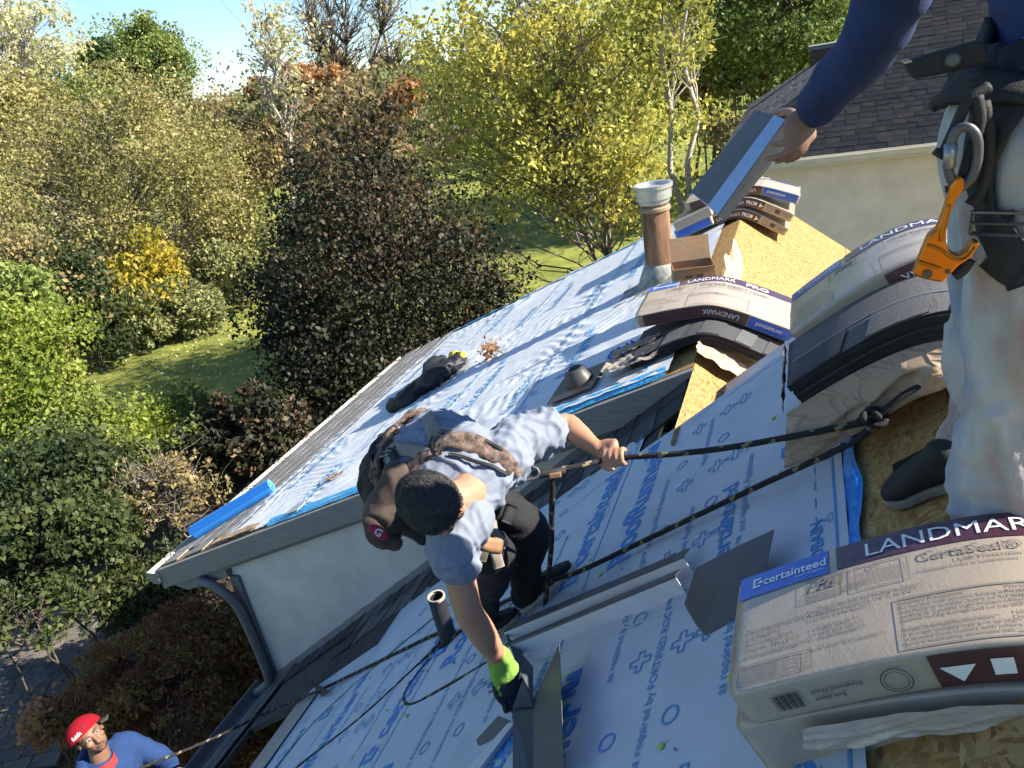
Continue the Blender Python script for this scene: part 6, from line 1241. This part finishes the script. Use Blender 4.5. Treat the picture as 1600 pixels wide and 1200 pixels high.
# belt, webbing, holster, carabiner, orange rope grab
bt = [PEV + Vector((.24 * math.cos(k / 24 * math.tau), .26 * math.sin(k / 24 * math.tau), .085)) for k in range(25)]; strap(TJ, bt, .075, M_BLKW, st, 'belt', .012, .012, px=False)
bt = [PEV + Vector((.24 * math.cos(k / 24 * math.tau), .26 * math.sin(k / 24 * math.tau), .02)) for k in range(25)]; strap(TJ, bt, .055, M_BLKW, st, 'harness_belt', .016, .012, px=False)
for P_, w_, m_ in (([(1590, 150), (1565, 210), (1548, 260), (1552, 330), (1575, 380), (1600, 440)], .055, M_BLKW), ([(1545, 165), (1536, 230), (1540, 290), (1556, 335)], .045, M_BLKW), ([(1548, 345), (1570, 352), (1590, 350)], .05, M_BLKW), ([(1562, 385), (1580, 400), (1597, 415)], .075, M_BLKW)): strap(TJ, P_, w_, m_, st, 'leg_strap', .010, .007)
h = hit(TJ, 1570, 345)
if h: buckle(h[0] + h[1] * .01, h[1], ZV, .085, .035, M_BUCK, st)
y_ = 1.40; b = MB(); ln_ = [atY(x, y, y_) for x, y in ((1412, 98), (1427, 125), (1480, 115), (1548, 98), (1538, 62), (1490, 75))]; b.prism(ln_, (0, .045, 0)); hl = b.build('holster', M_BLKW, st, bevel=.006)
b = MB(); b.lathe(atY(1489, 94, y_ - .001), -YV, [(0, .006), (.008, .006), (.0115, .002), (.0115, -.002)], 16); b.build('snap_button', M_STEEL, hl)
b = MB(); b.prism([atY(x, y, y_ - .002) for x, y in ((1411, 97), (1424, 94), (1426, 97), (1414, 100))], (0, .05, 0)); b.build('worn_edge', mat('tan_edge', (.42, .36, .26), .8), hl)
b = MB(); b.tube(spline([atY(1545, 135, 1.37), atY(1512, 160, 1.36), atY(1490, 205, 1.36), atY(1474, 240, 1.36)], 6), .009, 8); b.tube([atY(1474, 236, 1.36), atY(1466, 246, 1.36)], .012, 8); b.build('webbing_tail', M_BLKW, st, smooth=True)
b = MB(); b.tube(spline([atY(x, y, 1.36) for x, y in ((1525, 150), (1530, 190), (1518, 235), (1500, 290), (1478, 300))], 6), .010, 8); b.tube(spline([atY(x, y, 1.37) for x, y in ((1535, 160), (1545, 220), (1535, 290), (1518, 320))], 6), .011, 8); b.build('webbing_loop', M_BLKW, st, smooth=True)
b = MB(); cc = [atY(x, y, 1.345) for x, y in ((1487, 283), (1482, 262), (1486, 225), (1497, 202), (1514, 200), (1526, 214), (1528, 240), (1523, 268), (1512, 285), (1499, 292), (1487, 283))]; b.tube(spline(cc, 5), .0075, 10); o = b.build('carabiner', M_STEEL, org=cc[0], smooth=True); setp(o, 'large steel carabiner at the standing man’s hip holding the orange rope grab', 'carabiner')
b = MB(); b.tube([cc[1], cc[2]], .0095, 12); b.build('gate_sleeve', mat('grey_knurled', (.28, .28, .29), .45, metal=.7), o, smooth=True)
Q = lambda x, y, yy=1.335: atY(1380 + x / 3.873, 250 + y / 3.873, yy)
M_ORNG = mat('orange_anodised', (.55, .17, .015), .28, metal=.75, var=.1, vscale=8)
out = [(470, 98), (430, 115), (405, 175), (375, 300), (330, 420), (275, 462), (180, 698), (260, 728), (360, 745), (462, 640), (540, 590), (592, 505), (545, 492), (512, 545), (455, 583), (405, 560), (382, 500), (385, 430), (410, 320), (445, 240), (490, 185), (500, 120)]
root = thing('rope_grab', Q(270, 740), 'orange metal rope grab hanging from the standing man’s carabiner', 'rope grab'); b = MB(); b.prism([Q(x, y) for x, y in out], (0, .026, 0)); gb = b.build('grab_body', M_ORNG, root, bevel=.004)
for L_ in (((262, 515), (340, 540), (430, 600), (500, 600), (560, 530)), ((212, 615), (290, 640), (350, 660)), ((400, 270), (372, 370), (345, 490))):
    b = MB(); b.tube(spline([Q(x, y, 1.333) for x, y in L_], 4), .0026, 6); b.build('ridge_line', M_ORNG, gb, smooth=True)
b = MB(); b.lathe(Q(268, 690, 1.334), -YV, [(0, -.001), (.0075, .0), (.0075, .0015), (.0, .0015)], 16); b.build('pin_hole', mat('hole_dark', (.10, .07, .05), .6), root)
b = MB(); b.lathe(Q(392, 677, 1.334), -YV, [(0, .003), (.0035, .003), (.0042, 0)], 12); b.build('rivet', M_STEEL, root)
b = MB(); b.tube(spline([Q(425, 700, 1.35), Q(480, 660, 1.35), Q(520, 600, 1.35)], 4), [.011] * 9, 8); b.build('black_lever', M_BLKW, root, smooth=True)
# flashing tray in his hand
q2 = lambda x, y, yy: atY(1050 + x / 2.667, y / 2.667, yy)
Ls = [(q2(78, 800, 2.50), q2(345, 458, 2.50)), (q2(152, 856, 2.34), q2(428, 480, 2.34)), (q2(192, 897, 2.29), q2(475, 500, 2.29)), (q2(222, 918, 2.37), q2(515, 562, 2.37))]
tr = folded('flashing_tray', 'folded grey metal tray held out by the standing man', Ls, M_FLASH, m2=M_FLASHL)
b = MB(); b.add([Ls[i][0] for i in range(4)] , [(0, 1, 2, 3)]); b.build('end_fold', M_FLASHL, tr)
b = MB(); nrm = (Ls[1][1] - Ls[1][0]).cross(Ls[2][0] - Ls[1][0]).normalized(); nrm = nrm if nrm.dot(-Ls[1][0]) > 0 else -nrm; b.add([Ls[1][0] + nrm * .0025, Ls[2][0] + nrm * .0025, Ls[2][1] + nrm * .0025, Ls[1][1] + nrm * .0025], [(0, 1, 2, 3)]); b.build('bright_fold', mat('sky_bright_metal', (.30, .40, .58), .35, metal=.4, var=.12, vscale=60, stretch=(1, 8, 1)), tr)  # narrow fold face painted bright blue for the sky it catches

# ------------------------------------------------------------------ 3. man on a ladder at the lower left
HC3 = atT(140, 1150, 6.45); rt3 = Vector((HC3.x - .05, HC3.y, HC3.z - 1.55)); lad = thing('person', rt3, 'person in red cap and blue hooded sweatshirt looking up from the lower left', 'person')
u3 = (ZV * .80 - CR * .38 + CU * .1).normalized(); f3 = (-HC3).normalized() * .9 + CR * .25; s3 = 1.12
b = MB(); u3, f3, r3 = head_shapes(b, HC3, u3, f3, s3); CH = HC3 + Vector((.02, -.02, -.33)); loft(b, [CH + ZV * .10, HC3 - u3 * .07 * s3 - f3 * .01], [.068, .062])
hp = CH - ZV * .52; kn1, kn2 = hp + Vector((.20, .10, -.36)), hp + Vector((.12, -.12, -.40)); an1, an2 = hp + Vector((.05, .10, -.72)), hp + Vector((.05, -.12, -.72))
rs, ls_ = CH + Vector((.10, -.19, .03)), CH + Vector((-.04, .20, .03)); hr, hl_ = CH + Vector((.34, -.13, -.20)), CH + Vector((.30, .24, -.22))
loft(b, [hp, hp.lerp(CH, .5), CH], [(.11, .15), (.11, .15), (.10, .17)], side=XV)
for s_, e_, h_ in ((rs, rs.lerp(hr, .5) + Vector((-.02, -.10, -.12)), hr), (ls_, ls_.lerp(hl_, .5) + Vector((-.02, .10, -.12)), hl_)):
    loft(b, [s_, e_, h_], [.05, .042, .030]); loft(b, [h_, h_ + Vector((.06, 0, .01))], [(.03, .03), (.040, .025)])
    for k in range(4): finger(b, [h_ + Vector((.07, -.03 + .02 * k, .02)), h_ + Vector((.105, -.03 + .02 * k, .01)), h_ + Vector((.10, -.03 + .02 * k, -.03)), h_ + Vector((.07, -.03 + .02 * k, -.035))])
    finger(b, [h_ + Vector((.03, .03, .0)), h_ + Vector((.07, .035, -.02)), h_ + Vector((.09, .02, -.03))])
for k_, a_2 in ((kn1, an1), (kn2, an2)): loft(b, [hp - ZV * .05, k_, a_2], [.08, .055, .04])
skin_up(b, .007, 3, mat('shade_darkened_skin', (.20, .105, .068), .55, var=.06, vscale=20), lad, 'body'); face_bits(lad, HC3, u3, f3, r3, s3); hair_cap(lad, HC3, u3, f3, r3, s3 * .99, strands=0, seed=3)  # skin colour darkened to stand for shade
b = MB(); b.tube(spline([HC3 - u3 * .078 * s3 + f3 * .080 * s3 - r3 * .035 * s3, HC3 - u3 * .10 * s3 + f3 * .082 * s3, HC3 - u3 * .078 * s3 + f3 * .080 * s3 + r3 * .035 * s3], 4), .006, 6); b.build('beard', M_HAIR, lad, smooth=True)
b = MB(); b.tube([HC3 - u3 * .056 * s3 + f3 * .090 * s3 - r3 * .022 * s3, HC3 - u3 * .050 * s3 + f3 * .102 * s3, HC3 - u3 * .052 * s3 + f3 * .095 * s3 + r3 * .022 * s3], .0035, 6); b.build('moustache', M_HAIR, lad)
# cap worn askew
cu_ = (u3 - f3 * .28).normalized(); cf_ = (-r3 * .9 - f3 * .1); cf_ = (cf_ - cu_ * cf_.dot(cu_)).normalized(); cr_ = cf_.cross(cu_); cc3 = HC3 + u3 * .030 * s3 - f3 * .016 * s3
b = MB(); ball(b, cc3, .094 * s3, .112 * s3, .105 * s3, (cr_, cf_, cu_), 40); F = [fc for fc in b.f if sum(((b.v[i] - cc3).dot(cu_) for i in fc)) / len(fc) > -.004]; b.f = F; b.mi = [0] * len(F); cp3 = b.build('cap', mat('red_cap_cloth', (.24, .008, .016), .95, spec=.1, bump=.3, bscale=150), lad, smooth=True)
b = MB(); b.grid(lambda u, v: cc3 + cr_ * ((u - .5) * .17) + cf_ * (.085 + .085 * v * (1 - (2 * u - 1) ** 2 * .55)) + cu_ * (-.004 - .02 * (2 * u - 1) ** 2 - .018 * v), 14, 6); br_ = b.build('brim', mat('olive_brim', (.05, .05, .035), .8), cp3, smooth=True); br_.modifiers.new('t', 'SOLIDIFY').thickness = .004
sd_ = (cf_ * .15 + f3 * .9); sd_ = (sd_ - cu_ * sd_.dot(cu_)).normalized(); tx_ = sd_.cross(cu_); tx_ = tx_ if tx_.dot(CR) > 0 else -tx_
def capf(u, v): a = (u - .075) / .11 - .5; d_ = (sd_ * math.cos(a) + tx_ * math.sin(a)); h_ = (v + .012) / .11; d_ = (d_ * math.cos(h_) + cu_ * math.sin(h_)); return cc3 + cr_ * (d_.dot(cr_) * .0965 * s3) + cf_ * (d_.dot(cf_) * .1145 * s3) + cu_ * (d_.dot(cu_) * .1075 * s3)
b = MB(); put_text(b, 'faith', .038, capf, .02, .004, .015, step=.02); b.build('cap_lettering', mat('white_stitching', (.7, .68, .66), .8), cp3)
# hooded sweatshirt
M_HOOD = mat('blue_fleece', (.012, .038, .125), .9, var=.12, vscale=14, bump=.25, bscale=180)  # blue deepened so the colour carries the shade around him
b = MB(); loft(b, [hp, hp.lerp(CH, .5), CH, CH + ZV * .07], [(.15, .20), (.15, .21), (.14, .22), (.09, .12)], side=XV)
for s_, e_, h_ in ((rs, rs.lerp(hr, .5) + Vector((-.02, -.10, -.12)), hr), (ls_, ls_.lerp(hl_, .5) + Vector((-.02, .10, -.12)), hl_)): loft(b, [s_.lerp(CH, .4), s_, e_, e_.lerp(h_, .85)], [.10, .092, .075, .055])
loft(b, [CH + Vector((-.08, .10, .10)), CH + Vector((-.13, .0, .13)), CH + Vector((-.05, -.12, .10))], [.045, .06, .045])
hd = skin_up(b, .013, 3, M_HOOD, lad, 'sweatshirt', folds(.010, 8, seed=14))
b = MB(); b.grid(lambda u, v: (lambda a, rr_: CH + ZV * (.075 + .065 * v) + Vector((math.cos(a) * rr_ - .01, math.sin(a) * rr_, 0)))(u * math.tau, .105 - .012 * v + .012 * math.cos(u * math.tau * 2)), 30, 5); b.build('hood_lining', mat('red_lining', (.34, .03, .03), .85), hd, smooth=True)
b = MB()
for k_, a_2 in ((kn1, an1), (kn2, an2)): loft(b, [hp + ZV * .02, k_, a_2], [.13, .085, .07])
link('trousers', fuse(b, .016, 2, folds(.01, 8, seed=4)), M_BLKC, lad, smooth=True)
for a_2 in (an1, an2): shoe(lad, a_2 + Vector((-.07, 0, -.10)), a_2 + Vector((.20, 0, -.10)), ZV)
# ladder
lb = Vector((rt3.x - .55, rt3.y, gz(rt3.x - .55, rt3.y))); lt = Vector((-4.86, rt3.y, Bz(-4.66) + .55)); ldr = thing('ladder', lb, 'aluminium ladder standing against the lower eave under the man in the red cap', 'ladder')
lt.x = max(lt.x, rt3.x + .30); lx = (lt - lb).normalized(); M_LAD = mat('ladder_aluminium', (.5, .5, .5), .4, metal=.8)
for s_ in (-.2, .2): b = MB(); b.bar(lb + YV * s_, lt + YV * s_, .03, .07); b.build('rail', M_LAD, ldr)
n_ = int((lt - lb).length / .3)
for k in range(1, n_): b = MB(); p = lb + lx * (.3 * k); b.tube([p - YV * .19, p + YV * .19], .016, 8); b.build('rung', M_LAD, ldr)

# ================================================================== far wooden deck and railing beyond the neighbouring house
dk = on_ground(atT(1150, 190, 42)); dk.z = atY(1150, 172, dk.y).z; M_DECK = mat('grey_deck_wood', (.20, .18, .16), .9, var=.2, vscale=6)
root = thing('deck', (dk.x, dk.y, gz(dk.x, dk.y)), 'weathered wooden deck with railing beyond the pale birch', 'deck'); W_ = 3.2
for k in range(9): b = MB(); b.box((dk.x, dk.y + k * .15, dk.z), W_, .14, .04); b.build('deck_board', M_DECK, root)
for k in range(5): b = MB(); h0 = gz(dk.x, dk.y); b.box((dk.x - W_ / 2 + k * W_ / 4, dk.y - .08, (h0 + dk.z + .95) / 2), .10, .10, dk.z + .95 - h0); b.build('post', M_DECK, root)
for z_ in (.9, .12): b = MB(); b.box((dk.x, dk.y - .14, dk.z + z_), W_, .05, .09); b.build('rail', mat('pale_rail', (.34, .33, .31), .8), root)
for k in range(26): b = MB(); b.box((dk.x - W_ / 2 + .06 + k * .122, dk.y - .15, dk.z + .5), .04, .03, .74); b.build('baluster', M_DECK, root)
tb = Vector((dk.x + .5, dk.y + .6, dk.z)); root = thing('patio_table', tb, 'small pale table on the far deck', 'table'); b = MB(); b.box(tb + ZV * .72, .9, .7, .04); b.build('table_top', mat('pale_rail', (.34, .33, .31)), root)
for a in (-.4, .4):
    for e in (-.3, .3): b = MB(); b.box(tb + Vector((a, e, .35)), .05, .05, .7); b.build('leg', M_DECK, root)

bpy.data.scenes.remove(WS)
